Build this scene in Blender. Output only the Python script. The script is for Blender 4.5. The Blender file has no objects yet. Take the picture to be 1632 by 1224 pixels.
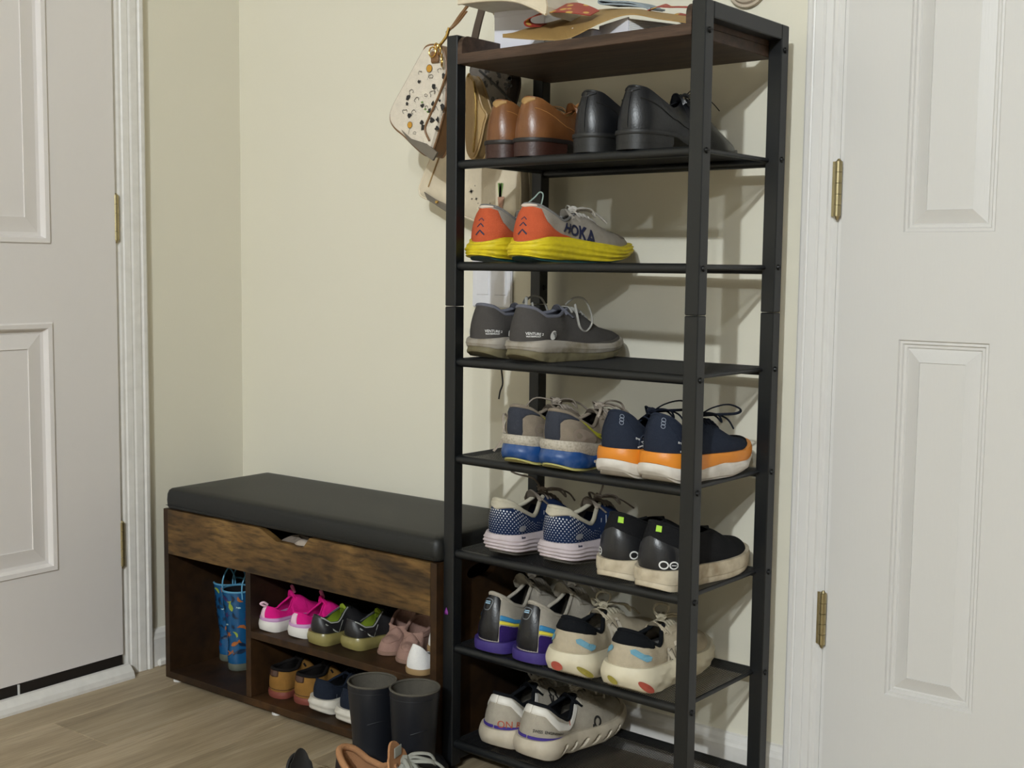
import bpy, bmesh, math, random
import numpy as np
from mathutils import Matrix, Vector
random.seed(7); rng = np.random.RandomState(5)
PI = math.pi
SC = bpy.context.scene
COL = SC.collection

# ------------------------------------------------------------------ camera
CAM = (2.371514, -2.013796, 0.942598); YAW, PIT, ROL, FPX = 0.649479, -0.094279, 0.011791, 1956.25
def cam_axes():
    cy, sy = math.cos(YAW), math.sin(YAW)
    f = np.array([-sy*math.cos(PIT), cy*math.cos(PIT), math.sin(PIT)])
    r = np.array([cy, sy, 0.]); u = np.cross(r, f)
    c, s = math.cos(ROL), math.sin(ROL)
    return c*r+s*u, -s*r+c*u, f
CR, CU, CF = cam_axes()
cd = bpy.data.cameras.new('camera'); cam = bpy.data.objects.new('camera', cd); COL.objects.link(cam)
cd.sensor_width = 36; cd.lens = FPX/1632*36; cd.clip_start = .02
M4 = Matrix(((CR[0], CU[0], -CF[0], CAM[0]), (CR[1], CU[1], -CF[1], CAM[1]), (CR[2], CU[2], -CF[2], CAM[2]), (0, 0, 0, 1)))
cam.matrix_world = M4; SC.camera = cam
def onY(x, y, Y):                     # where the sight line of a photo pixel meets the plane y = Y
    d = CF+CR*(x-816)/FPX-CU*(y-612)/FPX; C = np.array(CAM); return C+d*(Y-C[1])/d[1]
def onZ(x, y, Z):
    d = CF+CR*(x-816)/FPX-CU*(y-612)/FPX; C = np.array(CAM); return C+d*(Z-C[2])/d[2]

# ------------------------------------------------------------------ world, light, exposure
SC.view_settings.view_transform = 'Standard'; SC.view_settings.look = 'None'
SC.view_settings.exposure = 0.52; SC.view_settings.gamma = 1; SC.view_settings.use_curve_mapping = False
w = bpy.data.worlds.new('world'); SC.world = w; w.use_nodes = True
w.node_tree.nodes['Background'].inputs[0].default_value = (1, .93, .82, 1)
w.node_tree.nodes['Background'].inputs[1].default_value = .0
def bulb(name, loc, power, r, col=(.93, 1, 1.04)):
    l = bpy.data.lights.new(name, 'POINT'); l.energy = power; l.shadow_soft_size = r; l.color = col
    o = bpy.data.objects.new(name, l); o.location = loc; COL.objects.link(o); return o
bulb('bulb_near', (2.84, -4.62, 2.72), 300, .05)
bulb('bulb_far', (3.42, -4.45, 2.72), 75, .05)
l = bpy.data.lights.new('fill_light', 'AREA'); l.shape = 'DISK'; l.size = .9; l.energy = .8; l.color = (.95, 1, 1.02)  # soft overhead fill, added to lift the shadows; not a fixture of the room
lo = bpy.data.objects.new('fill_light', l); lo.location = (1.6, -2.2, 2.92); COL.objects.link(lo)

# ------------------------------------------------------------------ materials
def srgb(h):
    if isinstance(h, str):
        h = [int(h[i:i+2], 16)/255 for i in (0, 2, 4)]
    return tuple((c/12.92 if c <= .04045 else ((c+.055)/1.055)**2.4) for c in h)
MC = {}
def mat(name, col, rough=.6, metal=0, noise=0, nscale=60, bump=0, bscale=300, dirt=None, dscale=25, damt=.5, spec=.5, trans=0, weave=0):
    if name in MC: return MC[name]
    m = bpy.data.materials.new(name); m.use_nodes = True; MC[name] = m
    nt = m.node_tree; N = nt.nodes; Lk = nt.links; b = N['Principled BSDF']
    c = srgb(col) if isinstance(col, str) else col
    b.inputs['Roughness'].default_value = rough; b.inputs['Metallic'].default_value = metal
    b.inputs['Specular IOR Level'].default_value = spec
    if trans: b.inputs['Transmission Weight'].default_value = trans
    tc = N.new('ShaderNodeTexCoord'); out = None
    n = N.new('ShaderNodeTexNoise'); n.inputs['Scale'].default_value = nscale; n.inputs['Detail'].default_value = 4
    Lk.new(tc.outputs['Object'], n.inputs['Vector'])
    mx = N.new('ShaderNodeMix'); mx.data_type = 'RGBA'
    k = noise if noise else .06
    mx.inputs[6].default_value = (*[v*(1-k) for v in c], 1); mx.inputs[7].default_value = (*[min(1, v*(1+k)) for v in c], 1)
    Lk.new(n.outputs['Fac'], mx.inputs[0]); out = mx.outputs[2]
    if dirt:
        d = N.new('ShaderNodeTexNoise'); d.inputs['Scale'].default_value = dscale; d.inputs['Detail'].default_value = 6
        Lk.new(tc.outputs['Object'], d.inputs['Vector'])
        r = N.new('ShaderNodeValToRGB'); r.color_ramp.elements[0].position = .42; r.color_ramp.elements[1].position = .68
        r.color_ramp.elements[0].color = (0, 0, 0, 1); r.color_ramp.elements[1].color = (damt, damt, damt, 1)
        Lk.new(d.outputs['Fac'], r.inputs[0])
        m2 = N.new('ShaderNodeMix'); m2.data_type = 'RGBA'; Lk.new(r.outputs[0], m2.inputs[0]); Lk.new(out, m2.inputs[6])
        m2.inputs[7].default_value = (*srgb(dirt), 1); out = m2.outputs[2]
    Lk.new(out, b.inputs['Base Color'])
    if bump:
        bn = N.new('ShaderNodeTexNoise' if not weave else 'ShaderNodeTexVoronoi'); bn.inputs['Scale'].default_value = bscale
        Lk.new(tc.outputs['Object'], bn.inputs['Vector'])
        bp = N.new('ShaderNodeBump'); bp.inputs['Strength'].default_value = bump; bp.inputs['Distance'].default_value = .001
        Lk.new(bn.outputs[0], bp.inputs['Height']); Lk.new(bp.outputs[0], b.inputs['Normal'])
    return m
def fabric(n, c, **k): return mat(n, c, **{**dict(rough=.9, bump=.5, bscale=700, spec=.15, weave=1, noise=.12, nscale=90), **k})
def leather(n, c, r=.4, **k): return mat(n, c, rough=r, **{**dict(bump=.25, bscale=350, noise=.15, nscale=40), **k})
def rubber(n, c, r=.55, **k): return mat(n, c, rough=r, **{**dict(bump=.2, bscale=200, noise=.05), **k})

def wood(name, c1, c2, c3, stretch, rough=.55, scale=3, crack=.5, pos=(.3, .52, .72), rot=None):
    m = bpy.data.materials.new(name); m.use_nodes = True
    nt = m.node_tree; N = nt.nodes; Lk = nt.links; b = N['Principled BSDF']; b.inputs['Roughness'].default_value = rough
    b.inputs['Specular IOR Level'].default_value = .35
    tc = N.new('ShaderNodeTexCoord'); mp = N.new('ShaderNodeMapping'); mp.inputs['Scale'].default_value = stretch
    Lk.new(tc.outputs['Object'], mp.inputs['Vector'])
    a = N.new('ShaderNodeTexNoise'); a.inputs['Scale'].default_value = scale; a.inputs['Detail'].default_value = 8; a.inputs['Roughness'].default_value = .62; a.inputs['Distortion'].default_value = .6
    Lk.new(mp.outputs[0], a.inputs['Vector'])
    r = N.new('ShaderNodeValToRGB'); e = r.color_ramp.elements
    e[0].position = pos[0]; e[0].color = (*srgb(c1), 1); e[1].position = pos[2]; e[1].color = (*srgb(c3), 1)
    x = e.new(pos[1]); x.color = (*srgb(c2), 1)
    Lk.new(a.outputs['Fac'], r.inputs[0])
    g = N.new('ShaderNodeTexNoise'); g.inputs['Scale'].default_value = scale*6; g.inputs['Detail'].default_value = 5
    mp2 = N.new('ShaderNodeMapping'); mp2.inputs['Scale'].default_value = tuple(v*(1 if v <= 1.01 else 3) for v in stretch)
    Lk.new(tc.outputs['Object'], mp2.inputs['Vector']); Lk.new(mp2.outputs[0], g.inputs['Vector'])
    r2 = N.new('ShaderNodeValToRGB'); r2.color_ramp.elements[0].position = .33; r2.color_ramp.elements[1].position = .55
    q = 1-crack; r2.color_ramp.elements[0].color = (q, q, q, 1); r2.color_ramp.elements[1].color = (1, 1, 1, 1)
    Lk.new(g.outputs['Fac'], r2.inputs[0])
    mx = N.new('ShaderNodeMix'); mx.data_type = 'RGBA'; mx.blend_type = 'MULTIPLY'; mx.inputs[0].default_value = 1
    Lk.new(r.outputs[0], mx.inputs[6]); Lk.new(r2.outputs[0], mx.inputs[7]); Lk.new(mx.outputs[2], b.inputs['Base Color'])
    bp = N.new('ShaderNodeBump'); bp.inputs['Strength'].default_value = .15; bp.inputs['Distance'].default_value = .001
    Lk.new(g.outputs['Fac'], bp.inputs['Height']); Lk.new(bp.outputs[0], b.inputs['Normal'])
    MC[name] = m; return m

def painted_door():
    m = bpy.data.materials.new('door_paint'); m.use_nodes = True
    nt = m.node_tree; N = nt.nodes; Lk = nt.links; b = N['Principled BSDF']; b.inputs['Roughness'].default_value = .42
    b.inputs['Base Color'].default_value = (*srgb('d2d0cd'), 1)
    tc = N.new('ShaderNodeTexCoord'); mp = N.new('ShaderNodeMapping'); mp.inputs['Scale'].default_value = (60, 60, 2.5)
    Lk.new(tc.outputs['Object'], mp.inputs['Vector'])
    a = N.new('ShaderNodeTexNoise'); a.inputs['Scale'].default_value = 6; a.inputs['Detail'].default_value = 4; a.inputs['Distortion'].default_value = .8
    Lk.new(mp.outputs[0], a.inputs['Vector'])
    bp = N.new('ShaderNodeBump'); bp.inputs['Strength'].default_value = .25; bp.inputs['Distance'].default_value = .0012
    Lk.new(a.outputs['Fac'], bp.inputs['Height']); Lk.new(bp.outputs[0], b.inputs['Normal'])
    return m

WALL = mat('wall_paint', 'e1dccb', rough=.85, noise=.01, nscale=8, bump=.15, bscale=260, spec=.2)
CEIL = mat('ceiling_paint', 'a39f97', rough=.9); FARW = mat('far_wall_dimmed', '66625a', rough=.9)  # unseen ceiling and far walls, coloured dark to cut bounced light
TRIM = mat('trim_paint', 'dbd9d6', rough=.4, noise=.01)
TRIMD = mat('worn_trim_paint', 'e2dfda', rough=.45, dirt='a8a298', dscale=45, damt=.12)
DOOR = painted_door(); DOOR2 = mat('smooth_door_paint', 'e3dedb', rough=.42, noise=.01, bump=.05, bscale=200)
BRASS = mat('aged_brass', 'b3a680', rough=.38, metal=1, noise=.2, nscale=60)
GOLD = mat('gold_metal', 'd8b46a', rough=.25, metal=1)
BLK = mat('black_powder_coat', '131517', rough=.42, noise=.05, bump=.05, bscale=500, spec=.5)
BLKM = mat('black_wire_mesh', '1c1d1f', rough=.5)
BOLT = mat('bolt_black', '141414', rough=.35, metal=.6)
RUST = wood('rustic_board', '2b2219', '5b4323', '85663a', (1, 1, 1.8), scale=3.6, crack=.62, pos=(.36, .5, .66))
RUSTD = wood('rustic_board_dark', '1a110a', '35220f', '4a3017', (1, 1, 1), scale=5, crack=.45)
TRAYW = wood('tray_board', '33281f', '4a382c', '5d493b', (1, 9, 9), scale=5, crack=.35)
TRAYU = wood('tray_underside', '3a2d24', '463529', '503d30', (1, 9, 9), scale=5, crack=.2)
FLOORW = [wood('floor_plank_%s' % n, a, b_, c_, (11, 1, 1), scale=1.8, crack=.26, rough=.45, pos=(.3, .5, .7)) for n, a, b_, c_ in
          (('tan', '8f7f66', 'a8967a', 'baa98e'), ('grey', '887860', 'a19074', 'b3a288'), ('warm', '938269', 'ab997c', 'bdac92'))]
CUSH = mat('black_faux_leather', '191a19', rough=.5, bump=.3, bscale=420, noise=.06, spec=.45)

# ------------------------------------------------------------------ mesh helpers
def mesh(name, V, F, m=None, parent=None, smooth=False, loc=None):
    me = bpy.data.meshes.new(name); me.from_pydata([tuple(map(float, v)) for v in V], [], [tuple(map(int, f)) for f in F]); me.update()
    if m: me.materials.append(m)
    if smooth:
        me.polygons.foreach_set('use_smooth', [True]*len(me.polygons)); me.set_sharp_from_angle(angle=math.radians(48))
    o = bpy.data.objects.new(name, me); COL.objects.link(o)
    if parent: o.parent = parent
    if loc is not None: o.location = loc
    return o
def tag(o, label=None, cat=None, group=None, kind=None):
    if label: o['label'] = label
    if cat: o['category'] = cat
    if group: o['group'] = group
    if kind: o['kind'] = kind
    return o
def thing(name, label, cat, loc=(0, 0, 0), rotz=0, group=None):
    o = bpy.data.objects.new(name, None); COL.objects.link(o); o.empty_display_size = .05
    o.location = loc; o.rotation_euler = (0, 0, rotz); return tag(o, label, cat, group)
class MB:
    def __init__(s): s.V = []; s.F = []
    def add(s, V, F):
        k = len(s.V); s.V += [tuple(v) for v in V]; s.F += [tuple(i+k for i in f) for f in F]; return s
    def box(s, a, b, c=0.0):           # box with chamfered edges
        x0, y0, z0 = [min(p, q) for p, q in zip(a, b)]; x1, y1, z1 = [max(p, q) for p, q in zip(a, b)]
        if c <= 0:
            V = [(x, y, z) for z in (z0, z1) for y in (y0, y1) for x in (x0, x1)]
            return s.add(V, [(0, 2, 3, 1), (4, 5, 7, 6), (0, 1, 5, 4), (2, 6, 7, 3), (0, 4, 6, 2), (1, 3, 7, 5)])
        c = min(c, (x1-x0)/2.01, (y1-y0)/2.01, (z1-z0)/2.01)
        def ring(x0, x1, y0, y1, z, c): return [(x0+c, y0, z), (x1-c, y0, z), (x1, y0+c, z), (x1, y1-c, z), (x1-c, y1, z), (x0+c, y1, z), (x0, y1-c, z), (x0, y0+c, z)]
        R = [ring(x0+c, x1-c, y0+c, y1-c, z0, c*.3), ring(x0, x1, y0, y1, z0+c, c), ring(x0, x1, y0, y1, z1-c, c), ring(x0+c, x1-c, y0+c, y1-c, z1, c*.3)]
        V = sum(R, []); F = [tuple(range(7, -1, -1)), tuple(range(24, 32))]
        for k in range(3):
            for i in range(8):
                j = (i+1) % 8; F.append((k*8+i, k*8+j, k*8+8+j, k*8+8+i))
        return s.add(V, F)
    def tube(s, P, r, n=8, closed=False, flat=1.0, cap=True, up=None):
        P = np.array(P, float); m = len(P)
        T = np.gradient(P, axis=0) if not closed else np.roll(P, -1, 0)-np.roll(P, 1, 0)
        T /= np.maximum(np.linalg.norm(T, axis=1), 1e-9)[:, None]
        r = np.full(m, r) if np.isscalar(r) else np.array(r)
        u = np.array(up if up is not None else ((0, 0, 1) if abs(T[0][2]) < .9 else (1, 0, 0)), float)
        V = []
        for i in range(m):
            u = u-T[i]*(u@T[i]); nn = np.linalg.norm(u)
            if nn < 1e-6: u = np.cross(T[i], (.3, .5, .8)); nn = np.linalg.norm(u)
            u = u/nn; w_ = np.cross(T[i], u)
            for k in range(n):
                a = 2*PI*k/n; V.append(P[i]+r[i]*(w_*math.cos(a)+u*math.sin(a)*flat))
        F = []
        for i in range(m if closed else m-1):
            for k in range(n):
                F.append((i*n+k, i*n+(k+1) % n, ((i+1) % m)*n+(k+1) % n, ((i+1) % m)*n+k))
        if cap and not closed: F += [tuple(range(n-1, -1, -1)), tuple(range((m-1)*n, m*n))]
        return s.add(V, F)
    def cyl(s, a, b, r, n=12, r2=None):
        return s.tube([a, b], [r, r if r2 is None else r2], n)
    def build(s, name, m, parent=None, smooth=False): return mesh(name, s.V, s.F, m, parent, smooth)
def box_obj(name, a, b, m, parent=None, c=0.0): return MB().box(a, b, c).build(name, m, parent)
def spline(P, k=8, closed=False):
    P = np.array(P, float); n = len(P); out = []
    for i in range(n if closed else n-1):
        p = [P[(i+j) % n] if closed else P[min(max(i+j, 0), n-1)] for j in (-1, 0, 1, 2)]
        for t in np.linspace(0, 1, k, endpoint=False):
            out.append(.5*((2*p[1])+(-p[0]+p[2])*t+(2*p[0]-5*p[1]+4*p[2]-p[3])*t*t+(-p[0]+3*p[1]-3*p[2]+p[3])*t**3))
    if not closed: out.append(P[-1])
    return np.array(out)
def grid_faces(n, m, flip=False, off=0, wrap=False):
    F = []
    for i in range(n-1):
        for j in range(m if wrap else m-1):
            a = i*m+j; b = i*m+(j+1) % m; c = (i+1)*m+(j+1) % m; d = (i+1)*m+j
            F.append(tuple(k+off for k in ((a, b, c, d) if not flip else (d, c, b, a))))
    return F
FONTC = {}
def text_geo(s, size, bold=0, shear=0):
    k = (s, size, bold, shear)
    if k in FONTC: return FONTC[k]
    cu = bpy.data.curves.new('t', 'FONT'); cu.body = s; cu.size = size; cu.align_x = 'CENTER'; cu.align_y = 'CENTER'; cu.resolution_u = 3; cu.offset = bold; cu.shear = shear
    o = bpy.data.objects.new('t', cu); COL.objects.link(o)
    me = bpy.data.meshes.new_from_object(o.evaluated_get(bpy.context.evaluated_depsgraph_get()))
    bm = bmesh.new(); bm.from_mesh(me); bmesh.ops.triangulate(bm, faces=bm.faces)
    for _ in range(3):
        le = [e for e in bm.edges if e.calc_length() > .005]
        if size > .015 and le: bmesh.ops.subdivide_edges(bm, edges=le, cuts=1); bmesh.ops.triangulate(bm, faces=bm.faces)
    bm.verts.index_update(); V = np.array([v.co[:2] for v in bm.verts]); F = [tuple(v.index for v in f.verts) for f in bm.faces]; bm.free()
    bpy.data.objects.remove(o); bpy.data.curves.remove(cu); bpy.data.meshes.remove(me)
    FONTC[k] = (V, F); return V, F
def stroke_geo(P, w):                  # flat ribbon along 2D points
    P = np.array(P, float); T = np.gradient(P, axis=0); T /= np.maximum(np.linalg.norm(T, axis=1), 1e-9)[:, None]
    Nn = np.stack([-T[:, 1], T[:, 0]], 1)*w/2; V = []
    for p, n in zip(P, Nn): V += [p+n, p-n]
    return np.array(V), [(2*i, 2*i+1, 2*i+3, 2*i+2) for i in range(len(P)-1)]
def poly_geo(P):                       # filled star-shaped polygon
    P = np.array(P, float); c = P.mean(0); return np.vstack([P, c]), [(i, (i+1) % len(P), len(P)) for i in range(len(P))]
def join_geo(L):
    V = []; F = []
    for v, f in L:
        k = len(V); V += [tuple(p) for p in v]; F += [tuple(i+k for i in q) for q in f]
    return np.array(V), F
def xf_geo(g, dx=0, dy=0, rot=0, sc=1):
    V, F = g; c, s = math.cos(rot), math.sin(rot); V = np.array(V)*sc
    return np.stack([V[:, 0]*c-V[:, 1]*s+dx, V[:, 0]*s+V[:, 1]*c+dy], 1), F

# ================================================================== THE SETTING
RX, RY, RZ = 5.2, -7.2, 2.98           # room: x 0..5.2, y -6.6..0
root = tag(bpy.data.objects.new('floor', None), kind='structure'); COL.objects.link(root); root['kind'] = 'structure'
sub = box_obj('underlay', (0, RY, -.05), (RX, .0, -.0035), mat('underlay', '3a3128', rough=.9), root)
pw, pl = .182, 1.22; k = 0; x = -.03
while x < RX:
    y = RY+((k*.47) % pl)-pl
    while y < 0:
        a, b = max(x, 0), min(x+pw, RX); c, d = max(y, RY), min(y+pl, 0)
        if b-a > .02 and d-c > .02:
            o = box_obj('plank', (-(b-a)/2+.0005, -(d-c)/2+.0005, -.0035), ((b-a)/2-.0005, (d-c)/2-.0005, 0), FLOORW[(k*2+int(y*3)) % 3], root, .0009)
            o.location = ((a+b)/2, (c+d)/2, 0)
        y += pl
    x += pw; k += 1
tag(box_obj('wall_back', (-.1, 0, -.05), (RX+.1, .1, RZ), WALL), kind='structure')
tag(box_obj('wall_left', (-.1, RY, -.05), (0, 0, RZ), WALL), kind='structure')
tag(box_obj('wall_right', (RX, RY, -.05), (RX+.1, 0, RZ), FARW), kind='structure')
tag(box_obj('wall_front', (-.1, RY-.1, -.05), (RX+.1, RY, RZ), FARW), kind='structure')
tag(box_obj('ceiling', (-.1, RY-.1, RZ), (RX+.1, .1, RZ+.1), CEIL), kind='structure')

def extrude_profile(name, prof, z0, z1, to3, m, parent=None):
    V = []; n = len(prof)
    for z in (z0, z1): V += [to3(a, d, z) for a, d in prof]
    F = [(i, (i+1) % n, n+(i+1) % n, n+i) for i in range(n)]+[tuple(range(n)), tuple(range(2*n-1, n-1, -1))]
    return mesh(name, V, F, m, parent)
def casing_prof(a0, a1):               # a0 = outer edge, a1 = inner edge; depth out of the wall
    s = a1-a0; P = [(0, 0), (0, .017), (.05, .0185), (.16, .0185), (.20, .0155), (.24, .0145), (.27, .0165), (.50, .0150), (.56, .0125), (.60, .0135), (.80, .0115), (.84, .0085), (.93, .0085), (1, .006), (1, 0)]
    return [(a0+p*s, d) for p, d in P]
# --- right door and its casing, on the back wall
XC, XI, XD = 1.4753, 1.5300, 1.5467; DH = 2.04
toB = lambda a, d, z: (a, -d, z)
t = tag(extrude_profile('trim_1', casing_prof(XC, XI), 0, DH+.02, toB, TRIM), kind='structure')
W2 = .66; XR = XD+W2
tag(extrude_profile('trim_2', casing_prof(XR+(XD-XC), XR+(XD-XI)), 0, DH+.02, toB, TRIM), kind='structure')
tag(box_obj('trim_3', (XC, -.018, DH+.02), (XR+(XD-XC), 0, DH+.085), TRIM, c=.003), kind='structure')
tag(MB().box((XI, -.006, 0), (XD-.0025, 0, DH+.02)).box((XI+.004, -.009, 0), (XI+.009, -.005, DH+.02)).build('trim_4', TRIM), kind='structure')
def door_leaf(name, wid, z0, z1, rows, cols, thick, m, place, prof):
    # local: u across 0..wid, z up, d = proud of the wall plane
    rt = bpy.data.objects.new(name, None); COL.objects.link(rt); rt['kind'] = 'structure'
    us = sorted({0, wid}|{u for c in cols for u in c}); zs = sorted({z0, z1}|{z for r in rows for z in r})
    mb = MB()
    def P(u, z, d): return place(u, d, z)
    for i in range(len(us)-1):
        for j in range(len(zs)-1):
            if any(abs(us[i]-c[0]) < 1e-6 for c in cols) and any(abs(zs[j]-r[0]) < 1e-6 for r in rows): continue
            mb.add([P(us[i], zs[j], thick), P(us[i+1], zs[j], thick), P(us[i+1], zs[j+1], thick), P(us[i], zs[j+1], thick)], [(0, 1, 2, 3)])
    for (u, z, uu, zz) in ((0, z0, 0, z1), (wid, z0, wid, z1), (0, z0, wid, z0), (0, z1, wid, z1)):
        mb.add([P(u, z, thick), P(uu, zz, thick), P(uu, zz, .0), P(u, z, .0)], [(0, 1, 2, 3)])
    mb.build('leaf', m, rt)
    for c in cols:
        for r in rows:
            V = []; F = []
            for ins, dep in prof:
                V += [P(c[0]+ins, r[0]+ins, thick+dep), P(c[1]-ins, r[0]+ins, thick+dep), P(c[1]-ins, r[1]-ins, thick+dep), P(c[0]+ins, r[1]-ins, thick+dep)]
            for q in range(len(prof)-1):
                for e in range(4):
                    f = (e+1) % 4; F.append((q*4+e, q*4+f, q*4+4+f, q*4+4+e))
            F.append(tuple(range(len(V)-4, len(V)))); mesh('panel', V, F, m, rt)
    return rt
PROF = [(0, 0), (.003, -.0045), (.006, -.0035), (.009, -.0075), (.013, -.0075), (.016, -.0105), (.040, -.0015), (.0405, -.0028)]
prof_r = [(0, 0), (.002, -.004), (.006, -.0035), (.008, -.0072), (.012, -.0072), (.014, -.0095), (.036, -.0008), (.0365, -.0025)]
d2 = door_leaf('door_2', W2, .012, DH, [(.2285, .832), (1.008, 1.62), (1.72, 1.92)], [(.1065, .2525), (.4075, .5535)], .012,
               DOOR, lambda u, d, z: (XD+u, -d, z), prof_r)
def hinge(door, P, h=.098):            # knuckled hinge standing proud of the jamb
    mb = MB(); n = 5
    for k_ in range(n):
        a = P(0, 0, -h/2+h*k_/n+.0004); b = P(0, 0, -h/2+h*(k_+1)/n-.0004); mb.cyl(a, b, .0062, 14)
    mb.cyl(P(0, 0, h/2), P(0, 0, h/2+.004), .0045, 10, .002); mb.cyl(P(0, 0, -h/2-.006), P(0, 0, -h/2), .002, 10, .0045)
    mb.build('hinge', BRASS, door, smooth=False)
    m2 = MB(); a = P(-.012, -.005, -h/2); b = P(.001, -.003, h/2); m2.box(a, b).build('hinge_leaf', BRASS, door)
    return
for zc in (1.082, .340, 1.84):
    hinge(d2, lambda a, d, z, zc=zc: (XD-.006+a, -.017-d, zc+z), .092)
# --- left door on the left wall
YC, YI, YD = -.2884, -.3560, -.3665
toL = lambda a, d, z: (d, a, z)
tag(extrude_profile('trim_5', casing_prof(YC, YI), 0, DH+.04, toL, TRIMD), kind='structure')
W1 = .86
tag(extrude_profile('trim_6', casing_prof(YD-W1-(YC-YD), YD-W1-(YI-YD)), 0, DH+.04, toL, TRIMD), kind='structure')
tag(box_obj('trim_7', (0, YD-W1-.078, DH+.04), (.018, YC, DH+.11), TRIM, c=.003), kind='structure')
tag(box_obj('trim_8', (0, YI, .0), (.006, YD+.0025, DH+.04), TRIMD), kind='structure')
prof_l = [(0, 0), (.004, -.005), (.010, -.004), (.013, -.010), (.020, -.010), (.024, -.0125), (.062, -.0125), (.0625, -.0105), (.0635, -.0125)]
prof_l = [(0, 0), (.003, .004), (.012, .003), (.017, -.009), (.024, -.010), (.055, -.004), (.0555, -.0065)]
d1 = door_leaf('door_1', W1, .052, DH, [(.2785, .816), (.981, 1.58), (1.70, 1.92)], [(.160, .400), (.500, .740)], .0125,
               DOOR2, lambda u, d, z: (d, YD-u, z), prof_l)
for zc in (1.043, .307, 1.8):
    hinge(d1, lambda a, d, z, zc=zc: (.010+d, YD+.004-a, zc+z), .10)
    for dz in (-.02, .02):
        MB().cyl((.008, YD-.006, zc+dz), (.0115, YD-.006, zc+dz), .0035, 10).build('hinge_screw', TRIM, d1)
swp = mat('door_sweep_rubber', '1d1715', rough=.5)
MB().box((.001, YD-W1, .026), (.012, YD-.002, .050), .001).build('door_sweep', swp, d1)
MB().box((.006, YD-.262, .028), (.0145, YD-.258, .050)).build('door_sweep_clip', TRIM, d1)
MB().box((.0, YD-W1, .022), (.02, YD+.002, .028)).box((.0, YD-W1, .0), (.016, YD+.002, .022)).build('sill', swp, d1)
tag(extrude_profile('trim_9', [(YD+.006, 0), (YD-W1, 0)], 0, .01, toL, TRIMD), kind='structure')
bpy.data.objects.remove(bpy.data.objects['trim_9'])
V = []; pr = [(.012, 0), (.012, .026), (.018, .030), (.026, .029), (.040, .016), (.044, .006), (.044, 0)]
for y in (YD+.008, YD-W1): V += [(a, y, z) for a, z in pr]
n = len(pr); tag(mesh('trim_9', V, [(i, (i+1) % n, n+(i+1) % n, n+i) for i in range(n)]+[tuple(range(n)), tuple(range(2*n-1, n-1, -1))], TRIMD), kind='structure')
# --- baseboards
bprof = [(0, 0), (.013, 0), (.0135, .066), (.0115, .072), (.0105, .078), (.006, .086), (0, .088)]
def baseboard(name, A, B, nrm):
    V = []
    for P in (A, B): V += [(P[0]+nrm[0]*d, P[1]+nrm[1]*d, z) for d, z in bprof]
    n = len(bprof); tag(mesh(name, V, [(i, (i+1) % n, n+(i+1) % n, n+i) for i in range(n)]+[tuple(range(n)), tuple(range(2*n-1, n-1, -1))], TRIMD), kind='structure')
baseboard('baseboard_back', (.0, 0), (XC, 0), (0, -1))
baseboard('baseboard_back_right', (XR+(XD-XC), 0), (RX, 0), (0, -1))
baseboard('baseboard_left', (0, -.013), (0, YC), (1, 0))
baseboard('baseboard_left_front', (0, YD-W1-(YC-YD)), (0, RY), (1, 0))
tag(MB().box((.0135, YC+.012, 0), (.024, -.02, .018), .004).build('trim_10', TRIMD), kind='structure')

# --- ceiling lamp that holds the bulbs (behind the camera)
lampw = thing('ceiling_lamp', 'white ceiling lamp with two bare bulbs on a round plate', 'lamp', (3.13, -4.53, RZ))
MB().cyl((0, 0, -.03), (0, 0, 0), .1, 24).build('plate', TRIM, lampw)
MB().tube([(-.29, -.09, -.17), (0, 0, -.03), (.29, .08, -.17)], .008, 8).build('arm', BRASS, lampw)

# ================================================================== WALL THINGS
pc = onY(1195, -22, 0)
plq = thing('wall_disc', 'small round beige disc on wall above the shoe rack', 'wall decoration', (pc[0], 0, pc[2]))
MB().tube([(0, -.001, 0), (0, -.010, 0)], [.0375, .0375], 32).build('disc', mat('beige_disc', 'b9ab98', rough=.6), plq)
MB().tube([(0, -.010, 0), (0, -.014, 0)], [.033, .030], 32).build('disc_face', mat('beige_disc_face', 'a99a88', rough=.6), plq)
sp = thing('switch_plate', 'white double wall plate seen through the rack behind the orange shoes', 'wall plate', (.7915, -.0, .918))
MB().box((-.052, -.008, -.058), (.052, 0, .058), .003).build('plate', mat('plate_white', 'e4e4ea', rough=.35), sp)
for dx in (-.023, .023):
    MB().box((dx-.016, -.0095, -.032), (dx+.016, -.006, .032), .0012).build('rocker', mat('plate_white', 'e4e4ea', rough=.35), sp)
# ================================================================== SHOE RACK
RW, RD, PSI = .5296, .2729, -.036276
RXR, RYB, RXL, RYF = 1.461543, -.056451, .931929, -.329323
def rk(lx, ly, z=0):
    dx, dy = lx-RW, ly-RD; c, s = math.cos(PSI), math.sin(PSI); return (RXR+c*dx-s*dy, RYB+s*dx+c*dy, z)
ZT, ZTOP = 1.3004, 1.3519
ZS = [1.1256, .9448, .7708, .5927, .4165, .2364, .0535]
rack = thing('shoe_rack', 'tall black metal shoe rack with seven wire mesh shelves and a brown wooden top tray', 'shoe rack', rk(0, 0), PSI)
P_ = .025
for lx in (0, RW-P_):
    for ly in (0, RD-P_):
        zj = .872
        box_obj('post', (lx, ly, 0.012), (lx+P_, ly+P_, zj-.0005), BLK, rack, .0015)
        box_obj('post', (lx, ly, zj+.0005), (lx+P_, ly+P_, ZTOP), BLK, rack, .0015)
        MB().cyl((lx+.0125, ly+.0125, 0), (lx+.0125, ly+.0125, .013), .011, 16, .009).build('foot', BOLT, rack)
    box_obj('top_bar', (lx, P_+.0005, ZTOP-P_), (lx+P_, RD-P_-.0005, ZTOP), BLK, rack, .0015)
    box_obj('bottom_bar', (lx+.002, P_, .020), (lx+P_-.002, RD-P_, .041), BLK, rack, .0015)
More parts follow.
